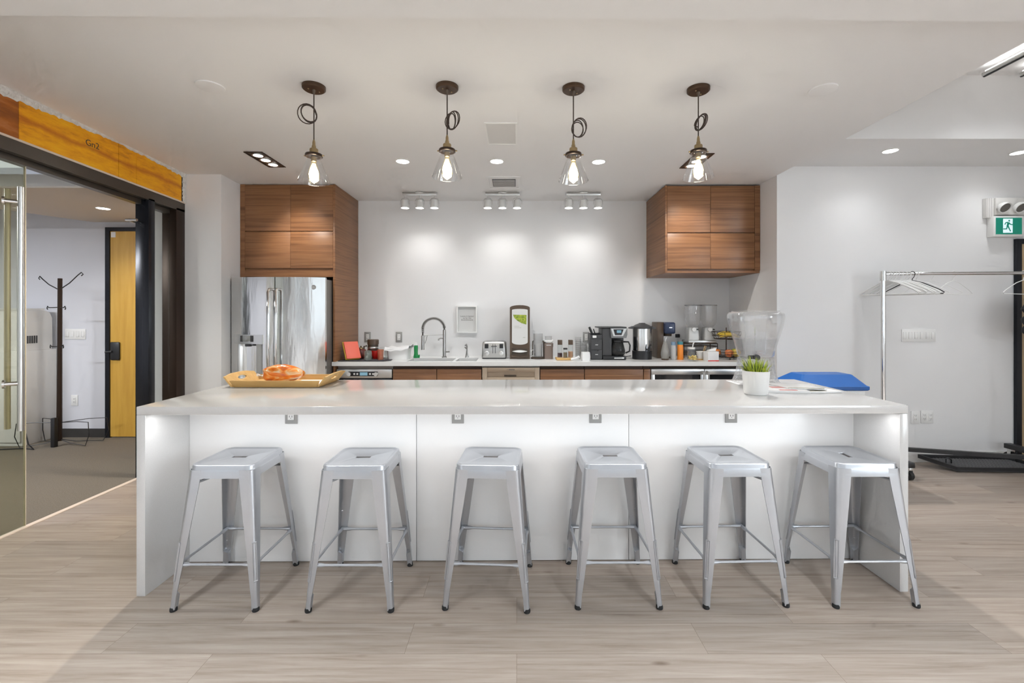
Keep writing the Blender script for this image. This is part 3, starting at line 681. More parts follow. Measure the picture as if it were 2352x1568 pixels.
# magazines
def mag(label, pts, z, th, m, blocks, grp='magazines on the island'):
    cx = sum(p[0] for p in pts)/4; cy = sum(p[1] for p in pts)/4
    t = thing('magazine', label, 'magazine', (cx, cy, z), grp)
    MB().prism(pts, z, z+th, 'z').build('pages', m, t)
    a, b_, c_, d = [Vector((p[0], p[1], 0)) for p in pts]
    for (u0, u1, v0, v1, mm) in blocks:
        def q(u, v): return (a.lerp(b_, u)).lerp(d.lerp(c_, u), v)
        MB().prism([q(u0, v0)[:2], q(u1, v0)[:2], q(u1, v1)[:2], q(u0, v1)[:2]], z+th, z+th+.0005, 'z').build('cover_print', mm, t)
olive = mat('olive_print', (.22, .20, .07), .5); redp = mat('red_print', (.55, .06, .05), .5); greyp = mat('grey_print', (.42, .41, .40), .5); redpale = mat('pale_red_print', (.75, .35, .33), .5)
mag('thick white magazine with red print at the bottom of the island stack', [(1.42, 2.56), (1.66, 2.53), (1.70, 2.80), (1.46, 2.83)], IT+.0004, .013, MT['paper'], [(.35, .75, .06, .14, redp), (.3, .6, .35, .55, redpale), (.1, .9, .75, .9, greyp)])
mag('thin white magazine fanned out to the right on the island', [(1.665, 2.535), (1.86, 2.56), (1.80, 2.82), (1.705, 2.80)], IT+.0004, .008, MT['paper'], [(.05, .6, .1, .16, olive), (.1, .8, .4, .6, greyp)])
mag('open white magazine with olive stripe topmost on the island stack', [(1.58, 2.60), (1.78, 2.57), (1.80, 2.76), (1.55, 2.82)], IT+.0142, .006, MT['paper'], [(.02, .95, .02, .09, olive), (.1, .8, .3, .6, MT['white'])])
# ================================================================== CABINETS, FRIDGE, COUNTER
W = MT['walnut']
uc = thing('refrigerator_cabinet', 'tall walnut cabinet surround over and beside the steel refrigerator', 'cabinet', (-2.26, 4.75, 0))
B(-1.815, -1.795, 4.43, 5.078, 0, 2.650, .0008).build('side_panel', W, uc)
B(-2.733, -1.816, 4.452, 5.078, 1.735, 2.650).build('carcass', W, uc)
B(-2.733, -2.686, 4.431, 4.4515, 1.735, 2.650).build('stile', W, uc)
B(-2.685, -1.816, 4.431, 4.4515, 1.735, 1.800).build('bottom_rail', W, uc)
for xa, xb in ((-2.684, -2.238), (-2.236, -1.8165)):
    B(xa, xb, 4.430, 4.450, 1.822, 2.182, .001).build('door', W, uc); B(xa, xb, 4.430, 4.450, 2.190, 2.646, .001).build('door', W, uc)
ur = thing('wall_cabinet', 'walnut four-door wall cabinet hanging over the coffee corner', 'cabinet', (1.93, 4.75, 1.776))
B(1.467, 1.486, 4.43, 5.078, 1.776, 2.638, .0008).build('side_panel', W, ur)
B(1.487, 2.352, 4.455, 5.078, 1.797, 2.638).build('carcass', W, ur)
B(1.487, 2.404, 4.44, 5.078, 1.776, 1.796).build('bottom_panel', W, ur)
B(2.353, 2.404, 4.431, 5.078, 1.797, 2.638).build('stile', W, ur)
for xa, xb in ((1.488, 1.913), (1.916, 2.349)):
    B(xa, xb, 4.430, 4.452, 1.815, 2.165, .001).build('door', W, ur); B(xa, xb, 4.430, 4.452, 2.176, 2.634, .001).build('door', W, ur)

# ---------------- refrigerator
FX0, FX1, FXC = -2.715, -1.822, -2.268
rf = thing('refrigerator', 'stainless french-door refrigerator with water dispenser beside walnut panel', 'refrigerator', (FXC, 4.6, 0))
B(FX0+.005, FX1-.004, 4.30, 5.0, .02, 1.70, .004).build('body', MT['steel_dark'], rf)
def fy(x): return 4.205+.062*((x-FXC)/.447)**2
def door(xa, xb, za, zb, hole=None):
    mb = MB(); xs = sorted(set([xa+(xb-xa)*k/14 for k in range(15)]+([hole[0], hole[1]] if hole else []))); zs = [za, zb] if not hole else [za, hole[2], hole[3], zb]
    if zs[0] > zs[1]-1e-6: zs = zs[1:]
    gf = [[mb.v((x, fy(x), z)) for z in zs] for x in xs]; gb = [[mb.v((x, 4.297, z)) for z in zs] for x in xs]
    for i in range(len(xs)-1):
        for j in range(len(zs)-1):
            inh = hole and hole[0]-1e-6 <= xs[i] < hole[1]-1e-6 and abs(zs[j]-hole[2]) < 1e-6
            if not inh: mb.f([gf[i][j], gf[i+1][j], gf[i+1][j+1], gf[i][j+1]])
            mb.f([gb[i][j], gb[i][j+1], gb[i+1][j+1], gb[i+1][j]])
    for j in range(len(zs)-1):
        mb.f([gf[0][j], gf[0][j+1], gb[0][j+1], gb[0][j]]); mb.f([gf[-1][j], gb[-1][j], gb[-1][j+1], gf[-1][j+1]])
    for i in range(len(xs)-1):
        mb.f([gf[i][0], gb[i][0], gb[i+1][0], gf[i+1][0]]); mb.f([gf[i][-1], gf[i+1][-1], gb[i+1][-1], gb[i][-1]])
    return mb
hole = (-2.645, -2.385, .76, 1.085)
dl = door(FX0, FXC-.004, .70, 1.716, hole).build('door', MT['steel'], rf, 30)
dr = door(FXC+.004, FX1, .70, 1.716).build('door', MT['steel'], rf, 30)
fd = door(FX0, FX1, .06, .692).build('freezer_drawer', MT['steel'], rf, 30)
mb = MB(); n = 12                      # hollow of the water dispenser, round-backed
rows = []
for z in (hole[2], hole[3]):
    rows.append([(hole[0]+(hole[1]-hole[0])*k/n, fy(hole[0]+(hole[1]-hole[0])*k/n)+.002+.075*math.sin(PI*k/n)**.55, z) for k in range(n+1)])
a = [mb.v(p) for p in rows[0]]; b_ = [mb.v(p) for p in rows[1]]
for k in range(n): mb.f([a[k], a[k+1], b_[k+1], b_[k]])
mb.f(a); mb.f(b_[::-1])
mb.build('dispenser_recess', MT['steel_plain'], dl, 50)
ph = MB()
xa, xb = -2.672, -2.385; k_ = 6
ls = []
for k in range(k_+1):
    x = xa+(xb-xa)*k/k_; y = fy(x)
    ls.append([(x, y-.014, 1.088), (x, y+.001, 1.088), (x, y+.001, 1.174), (x, y-.014, 1.174)])
ph.loops(ls).build('dispenser_panel', MT['steel_plain'], dl, 30)
q = MB(); q.box(-2.603, -2.577, fy(-2.59)-.019, fy(-2.59)-.014, 1.108, 1.166, .002); q.box(-2.497, -2.47, fy(-2.48)-.019, fy(-2.48)-.013, 1.108, 1.166, .002); q.build('dispenser_buttons', MT['charcoal'], dl)
B(-2.575, -2.499, fy(-2.53)-.0185, fy(-2.53)-.011, 1.112, 1.164, .002).build('dispenser_display', mat('grey_display', (.33, .34, .34), .2, .3), dl)
MB().box(-2.56, -2.51, fy(-2.53)-.008, fy(-2.53)+.03, 1.062, 1.087, .006).build('spout', MT['charcoal'], dl)
for x, d in ((FXC-.035, dl), (FXC+.035, dr)):
    y = fy(x); hb = MB()
    hb.tube([(x, y-.002, 1.60), (x, y-.034, 1.60), (x, y-.05, 1.575), (x, y-.055, 1.3), (x, y-.055, 1.0), (x, y-.05, .82), (x, y-.034, .80), (x, y-.002, .80)], .0145, 12, flat=.8)
    hb.build('handle', MT['chrome'], d, 60)
MB().tube([(-2.55, fy(-2.55)-.001, .60), (-2.55, fy(-2.55)-.05, .60), (-2.0, fy(-2.0)-.05, .60), (-2.0, fy(-2.0)-.001, .60)], .0145, 10).build('handle', MT['chrome'], fd)
lx, lz = fx(718, 4.22), fz(659, 4.22)
bd = MB().lathe([(0, 0), (.022, 0), (.022, .003), (0, .003)], seg=24).build('badge', mat('badge_grey', (.45, .45, .45), .3, .8), dr)
bd.matrix_basis = Matrix.Translation((lx, fy(lx)-.0005, lz)) @ Matrix.Rotation(PI/2, 4, 'X')
mb = MB()
for s in (-1, 1): mb.tube([(lx+s*.007+.006*math.cos(2*PI*k/12), fy(lx)-.0045, lz+.008*math.sin(2*PI*k/12)) for k in range(12)], .0012, 6, True)
mb.build('badge_loops', MT['white'], dr)

# ---------------- counter run
ct = thing('countertop', 'long white quartz countertop along the kitchen back wall', 'countertop', (.3, 4.74, CT-.04))
sx = [(-1.10, -.645), (-.615, -.405)]; sy0, sy1 = 4.49, 4.80
mb = MB(); z0, z1 = CT-.04, CT
mb.box(-1.792, sx[0][0], 4.41, 5.078, z0, z1); mb.box(sx[0][1], sx[1][0], sy0, sy1, z0, z1); mb.box(sx[1][1], 2.405, 4.41, 5.078, z0, z1)
mb.box(sx[0][0], sx[1][1], 4.41, sy0, z0, z1); mb.box(sx[0][0], sx[1][1], sy1, 5.078, z0, z1); mb.box(-1.82, -1.792, 4.41, 4.4285, z0, z1)
mb.build('slab', MT['counterq'], ct)
sk = thing('kitchen_sink', 'undermount steel double sink set into the back counter', 'sink', (-.75, 4.64, CT-.2))
for a, b_ in sx:
    mb = MB(); t = .004
    mb.loops([[(x*1.0+(a+b_)/2, y+(sy0+sy1)/2, z) for x, y in rrect((b_-a)/2+d, (sy1-sy0)/2+d, .03, 5)] for d, z in ((.012, CT-.0405), (.012, CT-.22), (.002, CT-.22), (.002, CT-.0405))], False, False)
    mb.loops([[(x+(a+b_)/2, y+(sy0+sy1)/2, CT-.215) for x, y in rrect((b_-a)/2+.003, (sy1-sy0)/2+.003, .03, 5)]], True, False)
    bs = mb.build('basin', MT['steel_plain'], sk)
    MB().lathe([(0, CT-.2148), (.04, CT-.2148), (.04, CT-.212), (0, CT-.212)], ((a+b_)/2, 4.65, 0)).build('drain', MT['chrome'], bs)
def unit(label, xa, xb, fronts, top=CT-.0415):
    t = thing('base_cabinet', label, 'cabinet', ((xa+xb)/2, 4.75, 0), 'walnut base cabinets under the back counter')
    B(xa+.001, xb-.001, 4.475, 5.05, .10, top).build('carcass', MT['walnut_gap'], t)
    B(xa+.001, xb-.001, 4.53, 4.60, 0, .0995).build('toe_kick', MT['walnut_gap'], t)
    for za, zb, nm in fronts: B(xa+.002, xb-.002, 4.44, 4.4745, za, zb, .001).build(nm, W, t)
DR = [(.105, .39, 'drawer'), (.395, .655, 'drawer'), (.66, .822, 'drawer')]
unit('walnut base cabinet next to the control-panel appliance, left of the sink pair', -1.229, -.794, [(.105, .822, 'door')], .66)
unit('walnut base cabinet under the sink, directly left of the dishwasher', -.792, -.349, [(.105, .822, 'door')], .66)
unit('walnut drawer cabinet directly right of the dishwasher', .231, .669, DR)
unit('wide walnut drawer cabinet left of the drink coolers', .672, 1.254, DR)
unit('narrow walnut filler cabinet beside the drink coolers', 1.258, 1.325, [(.105, .822, 'panel')])
ov = thing('built_in_oven', 'stainless undercounter oven with black control strip beside the fridge panel', 'oven', (-1.51, 4.75, 0))
B(-1.785, -1.233, 4.475, 5.05, .1, CT-.0415).build('body', MT['steel_dark'], ov)
B(-1.783, -1.235, 4.435, 4.4745, .735, .822, .003).build('control_panel', MT['steel_plain'], ov)
B(-1.665, -1.375, 4.431, 4.4345, .755, .800, .002).build('control_strip', MT['black'], ov)
for x in (-1.652, -1.388): MB().cyl((x, 4.4305, .777), (x, 4.405, .777), .019, seg=20).build('knob', MT['steel_plain'], ov)
mb = MB()
for x in (-1.605, -1.575, -1.45, -1.42): mb.cyl((x, 4.4305, .777), (x, 4.426, .777), .009, seg=12)
mb.build('buttons', MT['white'], ov)
B(-1.55, -1.475, 4.4285, 4.4305, .762, .793).build('display', MT['screen'], ov)
B(-1.78, -1.24, 4.53, 4.60, 0, .0995).build('toe_kick', MT['walnut_gap'], ov)
B(-1.783, -1.235, 4.435, 4.4745, .105, .73, .003).build('oven_door', MT['wineglass'], ov)
dw = thing('dishwasher', 'beige stainless dishwasher front under the middle of the back counter', 'dishwasher', (-.06, 4.75, 0))
B(-.345, .228, 4.475, 5.05, .1, CT-.0415).build('body', MT['steel_dark'], dw)
mb = MB(); mb.box(-.342, -.295, 4.44, 4.4745, .105, .838, .002); mb.box(.178, .225, 4.44, 4.4745, .105, .838, .002); mb.box(-.2945, .1775, 4.44, 4.4745, .795, .838, .002); mb.box(-.2945, .1775, 4.44, 4.4745, .105, .742, .002)
mb.build('door', MT['beige'], dw)
B(-.2945, .1775, 4.462, 4.4745, .742, .795).build('handle_pocket', MT['beige'], dw)
B(-.125, -.005, 4.4385, 4.4615, .752, .764, .002).build('grip', MT['browndark'], dw)
mb = MB(); mb.box(-.098, -.092, 4.4392, 4.4399, .816, .822)
for k in range(5): mb.box(-.08+k*.012, -.071+k*.012, 4.4392, 4.4399, .814, .824)
mb.build('maker_mark', MT['ink'], dw)
B(-.34, .22, 4.53, 4.60, 0, .0995).build('toe_kick', MT['walnut_gap'], dw)
def cooler(label, xa, xb, hx):
    t = thing('beverage_cooler', label, 'beverage cooler', ((xa+xb)/2, 4.75, 0), 'drink coolers under the back counter')
    B(xa, xb, 4.475, 5.05, .08, .828).build('body', MT['black'], t)
    d = MB(); d.box(xa, xb, 4.435, 4.4745, .77, .824, .002); d.box(xa, xa+.035, 4.435, 4.4745, .09, .7695, .002); d.box(xb-.035, xb, 4.435, 4.4745, .09, .7695, .002); d.box(xa, xb, 4.435, 4.4745, .03, .0895, .002)
    dd_ = d.build('door_frame', MT['steel_plain'], t)
    B(xa+.0355, xb-.0355, 4.445, 4.46, .09, .7695).build('door_glass', MT['wineglass'], t)
    MB().tube([(hx, 4.434, .80), (hx, 4.39, .80), (hx, 4.39, .2), (hx, 4.434, .2)], .0085, 10).build('handle', MT['steel_plain'], dd_)
cooler('stainless drink cooler with glass door, left one of the pair', 1.330, 1.853, 1.832)
cooler('stainless drink cooler with glass door, right one under the cereal dispenser corner', 1.857, 2.402, 1.88)
tag(B(-1.229, -.349, 4.476, 4.486, .6605, CT-.0415).build('filler_rail', MT['walnut_gap']), 'filler rail darkened as the shadow gap under the counter edge, in front of the sink', 'cabinet rail')
tag(B(1.328, 2.404, 4.50, 5.05, .829, CT-.0412).build('filler_rail', MT['walnut_gap']), 'filler rail darkened as the shadow gap above the two drink coolers', 'cabinet rail')
# ================================================================== BACK COUNTER THINGS
def on(px, Y): return fx(px, Y)
T = CT+.0005
plate('outlet', 'steel outlet on the kitchen wall behind the brown tin', fx(844.5, YB), fz(774, YB), YB, .072, .118, 1, MT['outlet_grey'], MT['offwhite'])
plate('outlet', 'steel outlet on the bare wall between dish basin and faucet', fx(916.5, YB), fz(774, YB), YB, .072, .118, 1, MT['outlet_grey'], MT['white'])
plate('outlet', 'steel outlet on the kitchen wall behind the black drawer organizer', fx(1346, YB), fz(774, YB), YB, .072, .118, 1, MT['outlet_grey'], MT['white'])
solo('outlet_plug', MB().box(fx(1552, YB), fx(1555.5, YB), YB-.03, YB-.0005, fz(774, YB), fz(768, YB), .003).box(fx(1556.5, YB), fx(1560, YB), YB-.03, YB-.0005, fz(774, YB), fz(768, YB), .003).box(fx(1551, YB), fx(1561, YB), YB-.004, YB-.0004, fz(775, YB), fz(767, YB)), MT['black'], 'black double plug in the wall above the orange bottle', 'plug')
fm = thing('picture_frame', 'small white framed notice hanging above the sink', 'picture frame', (fx(1073, YB), YB, fz(734, YB)))
x0, x1, za, zb = fx(1050, YB), fx(1096.5, YB), fz(764, YB), fz(702, YB)
mb = MB()
for q in ((x0, x1, zb-.014, zb), (x0, x1, za, za+.014), (x0, x0+.014, za+.0142, zb-.0142), (x1-.014, x1, za+.0142, zb-.0142)): mb.box(q[0], q[1], YB-.045, YB-.0005, q[2], q[3])
mb.build('frame', MT['white'], fm); B(x0+.0145, x1-.0145, YB-.012, YB-.001, za+.0145, zb-.0145).build('print', MT['paper_greyed'], fm)  # print colour greyed to carry the shade of the frame recess
text('Leave it better\nas by the\nEnvironment', .026, facing((x0+x1)/2, YB-.0125, (za+zb)/2+.027), MT['ink'], fm)
# drying mat and what stands on it
mt_ = solo('drying_mat', MB().prism([(-1.775, 4.45), (-1.315, 4.45), (-1.27, 4.52), (-1.30, 4.80), (-1.775, 4.80)], T, T+.007, 'z'), mat('dark_mat', (.055, .052, .06), .9, bump=(200, .4, .004)), 'dark grey drying mat at the left end of the back counter', 'mat')
TM = T+.0075
bk = thing('recipe_book', 'coral book with yellow edge leaning on a wire stand', 'book', (-1.66, 4.55, TM))
R = Matrix.Translation((-1.638, 4.512, TM+.008)) @ Matrix.Rotation(math.radians(40), 4, 'Z') @ Matrix.Rotation(math.radians(-31), 4, 'X')
mb = MB(); mb.M = R; mb.box(-.068, .078, .0, .016, .012, .205, .006); mb.build('cover', MT['coral'], bk)
mb = MB(); mb.M = R; mb.box(-.074, .070, .0162, .034, .012, .211, .003); mb.build('pages', MT['yellow'], bk)
st = thing('book_stand', 'thin silver wire stand behind the coral book', 'book stand', (-1.74, 4.62, TM))
MB().tube([(-1.765, 4.60, TM+.0035), (-1.76, 4.61, TM+.05), (-1.752, 4.62, TM+.13), (-1.738, 4.63, TM+.15)], .003, 6).tube([(-1.765, 4.60, TM+.0035), (-1.72, 4.50, TM+.0035), (-1.66, 4.462, TM+.0035)], .003, 6).build('wire', MT['chrome'], st)
def glassware(name, label, cat, x, y, r, h, group=None, m=None, z=TM, taper=1., handle=False, seg=24):
    t = thing(name, label, cat, (x, y, z), group)
    MB().lathe([(0, .0), (r*taper, 0), (r, h), (r-.0025, h), (r*taper-.0025, .006), (0, .006)], (x, y, z), seg).build('body', m or MT['glass'], t)
    return t
gl = thing('glass_jar', 'clear patterned glass jar beside the coral book', 'jar', (-1.50, 4.52, TM))
MB().lathe([(.036, 0), (.038, .004), (.038, .075), (.033, .092), (.012, .098), (0, .098)], (-1.50, 4.52, TM), 28).build('body', cloudy_glass('patterned_glass', (.93, .92, .9), (.5, .55, .5), .25), gl, 60)
MB().lathe([(.0375, .062), (.0395, .066), (.0395, .071), (.0375, .076)], (-1.50, 4.52, TM), 28, False).build('rim', MT['glass'], gl)
tin = thing('coffee_press', 'dark brown coffee press with steel band at back of the mat', 'coffee press', (-1.515, 4.73, TM))
tx, ty = fx(857, 4.73), 4.73
MB().lathe([(0, 0), (.054, 0), (.056, .01), (.054, .145), (0, .145)], (tx, ty, TM), 28).build('body', MT['browndark'], tin)
MB().lathe([(.0565, .10), (.0575, .102), (.0575, .118), (.0565, .12)], (tx, ty, TM), 28, False).build('band', MT['steel_plain'], tin)
MB().lathe([(0, .1455), (.059, .1455), (.059, .19), (.052, .197), (0, .197)], (tx, ty, TM), 28).build('lid', MT['brown'], tin)
MB().tube([(tx-.055, ty-.02, TM+.13), (tx-.085, ty-.03, TM+.125), (tx-.088, ty-.03, TM+.06), (tx-.055, ty-.02, TM+.03)], .008, 8).build('handle', MT['browndark'], tin)
tp = thing('teapot', 'dark red teapot with lid behind the glass jar', 'teapot', (-1.60, 4.70, TM))
px_, py_ = fx(829, 4.70), 4.70
MB().lathe([(0, 0), (.04, 0), (.062, .03), (.064, .06), (.05, .09), (.03, .10), (0, .10)], (px_, py_, TM), 28).build('body', MT['darkred'], tp, 60)
MB().lathe([(0, .1005), (.031, .1005), (.022, .112), (.006, .116), (.01, .128), (0, .132)], (px_, py_, TM), 20).build('lid', MT['brass'], tp)
MB().tube([(px_+.05, py_-.02, TM+.05), (px_+.08, py_-.03, TM+.075), (px_+.088, py_-.032, TM+.098)], [.012, .008, .006], 8).build('spout', MT['darkred'], tp)
mg = thing('mug', 'bright red mug on the drying mat', 'mug', (fx(866, 4.66), 4.66, TM))
mx, my = fx(864, 4.66), 4.66
MB().lathe([(0, 0), (.03, 0), (.045, .03), (.047, .085), (.044, .085), (.042, .03), (0, .006)], (mx, my, TM), 28).build('body', MT['red'], mg, 60)
for k, (px, Y, r, h, lb) in enumerate(((874, 4.55, .032, .105, 'ribbed glass tumbler of red tint in front of the red mug'), (883, 4.60, .030, .10, 'clear glass tumbler second from the mat edge'), (889, 4.66, .028, .10, 'clear glass tumbler at the right edge of the mat'))):
    glassware('tumbler', lb, 'glass', fx(px, Y), Y, r, h, 'glasses on the drying mat', MT['glass'] if k else cloudy_glass('rosy_glass', (.95, .80, .72), (.7, .3, .2), .25), taper=.85)
pl = thing('plastic_wrap_bowl', 'clear glass bowl behind the tumblers', 'bowl', (fx(879, 4.74), 4.74, TM))
MB().lathe([(.055, 0), (.057, .05), (.045, .10), (.02, .118), (0, .12)], (fx(879, 4.74), 4.74, TM), 28, False).build('body', MT['glass'], pl, 60)
pl.name = 'glass_bowl'
bs = thing('dish_basin', 'white plastic dish basin draped with cloth left of the sink', 'basin', (fx(919, 4.70), 4.70, T))
bx, by = fx(917, 4.70), 4.70
MB().loops([[(bx+x, by+y, T+z) for x, y in rrect(a, b_, .03, 5)] for a, b_, z in ((.100, .085, 0), (.112, .097, .105), (.120, .105, .108), (.120, .105, .113), (.110, .095, .113), (.097, .082, .006))], True, True).build('tub', MT['white'], bs)
dc = thing('dish_cloth', 'white cloth draped over the dish basin', 'cloth', (bx, by, T+.114))
rows = []
for i in range(13):
    row = []
    for j in range(9):
        u, v_ = i/12-.5, j/8-.5
        z = T+.119+.012*math.sin(7*u+3*v_)**2+.02*max(0, u)*2+random.uniform(0, .003)-(.03 if abs(v_) > .45 else 0)
        row.append((bx+u*.25, by+v_*.232, z))
    rows.append(row)
mb = MB(); up = [[mb.v(p) for p in r_] for r_ in rows]; dn = [[mb.v((p[0], p[1], p[2]-.003)) for p in r_] for r_ in rows]
for i in range(12):
    for j in range(8): mb.f([up[i][j], up[i+1][j], up[i+1][j+1], up[i][j+1]]); mb.f([dn[i][j], dn[i][j+1], dn[i+1][j+1], dn[i+1][j]])
for i in range(12): mb.f([up[i][0], dn[i][0], dn[i+1][0], up[i+1][0]]); mb.f([up[i][8], up[i+1][8], dn[i+1][8], dn[i][8]])
for j in range(8): mb.f([up[0][j], up[0][j+1], dn[0][j+1], dn[0][j]]); mb.f([up[12][j], dn[12][j], dn[12][j+1], up[12][j+1]])
mb.build('cloth', MT['paper'], dc, 60)
so = thing('soap_bottle', 'clear bottle of green dish soap left of the faucet', 'bottle', (fx(956, 4.83), 4.83, T))
sx_, sy_ = fx(955.5, 4.83), 4.83
gs = mat('green_soap', (.02, .30, .08), .25)
MB().loops([[(sx_+x, sy_+y, T+z) for x, y in rrect(a, a*.8, a*.4, 4)] for a, z in ((.024, 0), (.026, .01), (.019, .05), (.020, .12), (.017, .135))]).build('soap', gs, so, 50)
MB().lathe([(.017, .1355), (.013, .15), (.010, .155), (.010, .165), (0, .165)], (sx_, sy_, T), 16).build('neck', MT['white'], so)
MB().box(sx_+.027, sx_+.042, sy_-.02, sy_+.01, T, T+.035, .006).build('sponge', gs, so)
# faucet
fxp, fyp = fx(1020.5, 4.88), 4.88
fc = thing('faucet', 'tall chrome spring faucet arching over the sink', 'faucet', (fxp, fyp, T))
MB().lathe([(.028, 0), (.028, .008), (.018, .012), (.018, .10), (.0165, .11), (.0165, .30), (0, .30)], (fxp, fyp, T), 20).build('column', MT['faucet'], fc)
topz = fz(731, 4.88); botz = fz(770, 4.80); hxp = fx(971, 4.78)
arc = []
for k in range(21):
    a = PI*k/20; cx = (fxp+hxp)/2; r = (fxp-hxp)/2
    arc.append((cx+r*math.cos(a), fyp-.10*k/20, topz-.105+.105*math.sin(a)))
path = [(fxp, fyp, T+.30), (fxp, fyp, T+.335)]+arc+[(hxp, fyp-.10, topz-.15), (hxp, fyp-.10, botz)]
MB().tube(path, .008, 8).build('hose', MT['browndark'], fc)
# coil spring round the hose
P = [Vector(p) for p in path[1:24]]; L_ = [0]
for a, b_ in zip(P, P[1:]): L_.append(L_[-1]+(b_-a).length)
def at(s):
    for i in range(len(P)-1):
        if s <= L_[i+1]: return P[i].lerp(P[i+1], (s-L_[i])/max(L_[i+1]-L_[i], 1e-9))
    return P[-1]
pts = []; N_ = 40*10
for k in range(N_+1):
    s = L_[-1]*k/N_; p = at(s); t = (at(min(s+.002, L_[-1]))-at(max(s-.002, 0))).normalized(); n1 = t.cross(Vector((0, 1, 0))).normalized(); n2 = t.cross(n1)
    a = 2*PI*k/10; pts.append(p+n1*.0145*math.cos(a)+n2*.0145*math.sin(a))
MB().tube(pts, .0026, 5).build('spring', MT['faucet'], fc, 60)
MB().cyl((hxp, fyp-.10, botz), (hxp, fyp-.10, fz(803, 4.78)), .015, .018).build('spray_head', MT['faucet'], fc)
MB().tube([(hxp+.018, fyp-.10, botz-.01), (hxp+.05, fyp-.10, botz+.0), (hxp+.025, fyp-.10, botz-.085)], .004, 6).build('spray_lever', MT['faucet'], fc)
MB().tube([(fxp, fyp, botz+.005), ((fxp+hxp)/2, fyp-.05, botz+.002), (hxp, fyp-.10, botz+.005)], .004, 6).build('holder_arm', MT['faucet'], fc)
MB().tube([(fxp, fyp, T+.21), (fxp-.04, fyp-.01, T+.21), (fxp-.058, fyp-.015, T+.20), (fxp-.058, fyp-.015, T+.185)], [.007, .007, .008, .009], 8).build('side_spout', MT['faucet'], fc)
MB().cyl((fxp+.012, fyp, T+.06), (fxp+.06, fyp-.01, T+.062), .008, .006).build('lever', MT['faucet'], fc)
tw, ty_ = fx(1072.5, 4.86), 4.86
tf = thing('filter_tap', 'small chrome filter tap right of the tall faucet', 'tap', (tw, ty_, T))
MB().tube([(tw-.014, ty_, T), (tw-.004, ty_, T+.05), (tw, ty_, T+.075)], [.008, .007, .010], 8).tube([(tw+.014, ty_, T), (tw+.004, ty_, T+.05), (tw, ty_, T+.075)], [.008, .007, .010], 8).build('legs', MT['faucet'], tf)
MB().tube([(tw, ty_, T+.07), (tw, ty_, T+.12), (tw-.006, ty_-.02, T+.145), (tw-.012, ty_-.05, T+.135)], .008, 8).build('spout', MT['faucet'], tf)
MB().tube([(tw, ty_, T+.09), (tw-.022, ty_-.01, T+.115)], .007, 8).build('lever', MT['faucet'], tf)
# toaster
ts = thing('toaster', 'chrome four-slice toaster with two dark levers on back counter', 'toaster', (-.24, 4.85, T))
x0, x1 = fx(1106, 4.7), fx(1163, 4.7)
MB().loops([[((x0+x1)/2+x, 4.84+y, T+z) for x, y in rrect(a, b_, .03, 5)] for a, b_, z in ((.128, .13, .012), (.132, .134, .02), (.124, .126, .165), (.116, .118, .178))]).build('shell', mat('toaster_steel', (.52, .52, .51), .36, .9), ts, 50)
B(x0+.006, x1-.006, 4.715, 4.965, T, T+.0118, .004).build('base', MT['charcoal'], ts)
mb = MB()
for s in (-1, 1):
    for k in (-.045, .02): mb.box((x0+x1)/2+s*.06-.028, (x0+x1)/2+s*.06+.028, 4.84+k, 4.84+k+.022, T+.1775, T+.1785)
mb.build('slots', MT['black'], ts)
for s in (-1, 1):
    B((x0+x1)/2+s*.078-.019, (x0+x1)/2+s*.078+.019, 4.694, 4.712, T+.112, T+.158, .003).build('lever', MT['black'], ts)
    dl_ = MB().lathe([(.024, .0), (.024, .006), (.018, .010), (0, .010)], seg=20).build('dial', MT['steel_plain'], ts)
    dl_.matrix_parent_inverse = Matrix.Translation(-ts.location) @ Matrix.Translation(((x0+x1)/2+s*.075, 4.708, T+.06)) @ Matrix.Rotation(PI/2, 4, 'X')
mb = MB(); mb.box((x0+x1)/2-.03, (x0+x1)/2+.03, 4.698, 4.708, T+.130, T+.137); mb.box((x0+x1)/2-.015, (x0+x1)/2-.011, 4.70, 4.709, T+.06, T+.155); mb.box((x0+x1)/2+.011, (x0+x1)/2+.015, 4.70, 4.709, T+.06, T+.155)
mb.build('controls', MT['charcoal'], ts)
# napkin dispenser
nd = thing('napkin_dispenser', 'tall brown napkin dispenser with white and green advert panel', 'napkin dispenser', (fx(1194, 4.7), 4.82, T))
nx0, nx1, nt = fx(1171, 4.7), fx(1217, 4.7), T+.565; nc = (nx0+nx1)/2
def arch(h0, w, zlo, zhi, bul): return [(nc-w, zlo), (nc+w, zlo), (nc+w, zhi-bul)]+[(nc+w*math.cos(PI*k/10), zhi-bul+bul*math.sin(PI*k/10)) for k in range(1, 10)]+[(nc-w, zhi-bul)]
MB().prism(arch(0, (nx1-nx0)/2, T, nt, .028), 4.70, 4.93, 'y').build('housing', MT['brown'], nd)
def capsule(w, zlo, zhi, bl, bh):
    out = [(nc+w*math.cos(PI+PI*k/10), zlo+bl+bl*math.sin(PI+PI*k/10)) for k in range(11)]
    return out+[(nc+w*math.cos(PI*k/10), zhi-bh+bh*math.sin(PI*k/10)) for k in range(11)]
MB().prism(capsule(.083, T+.150, T+.525, .028, .012), 4.694, 4.6995, 'y').build('advert_panel', MT['paper_greyed'], nd)
gp = mat('green_photo', (.10, .18, .015), .5, var=(55., (.45, .52, .05)))
MB().prism([(nc-.072, T+.465), (nc+.07, T+.462), (nc+.068, T+.362), (nc+.02, T+.375), (nc-.025, T+.40), (nc-.058, T+.43)], 4.6932, 4.6938, 'y').build('leaf_picture', gp, nd)
mb = MB()
for k in range(2): mb.box(nc-.06, nc+.015-.02*k, 4.6932, 4.6938, T+.325+k*.016, T+.330+k*.016)
mb.box(nc+.032, nc+.058, 4.6932, 4.6938, T+.222, T+.23)
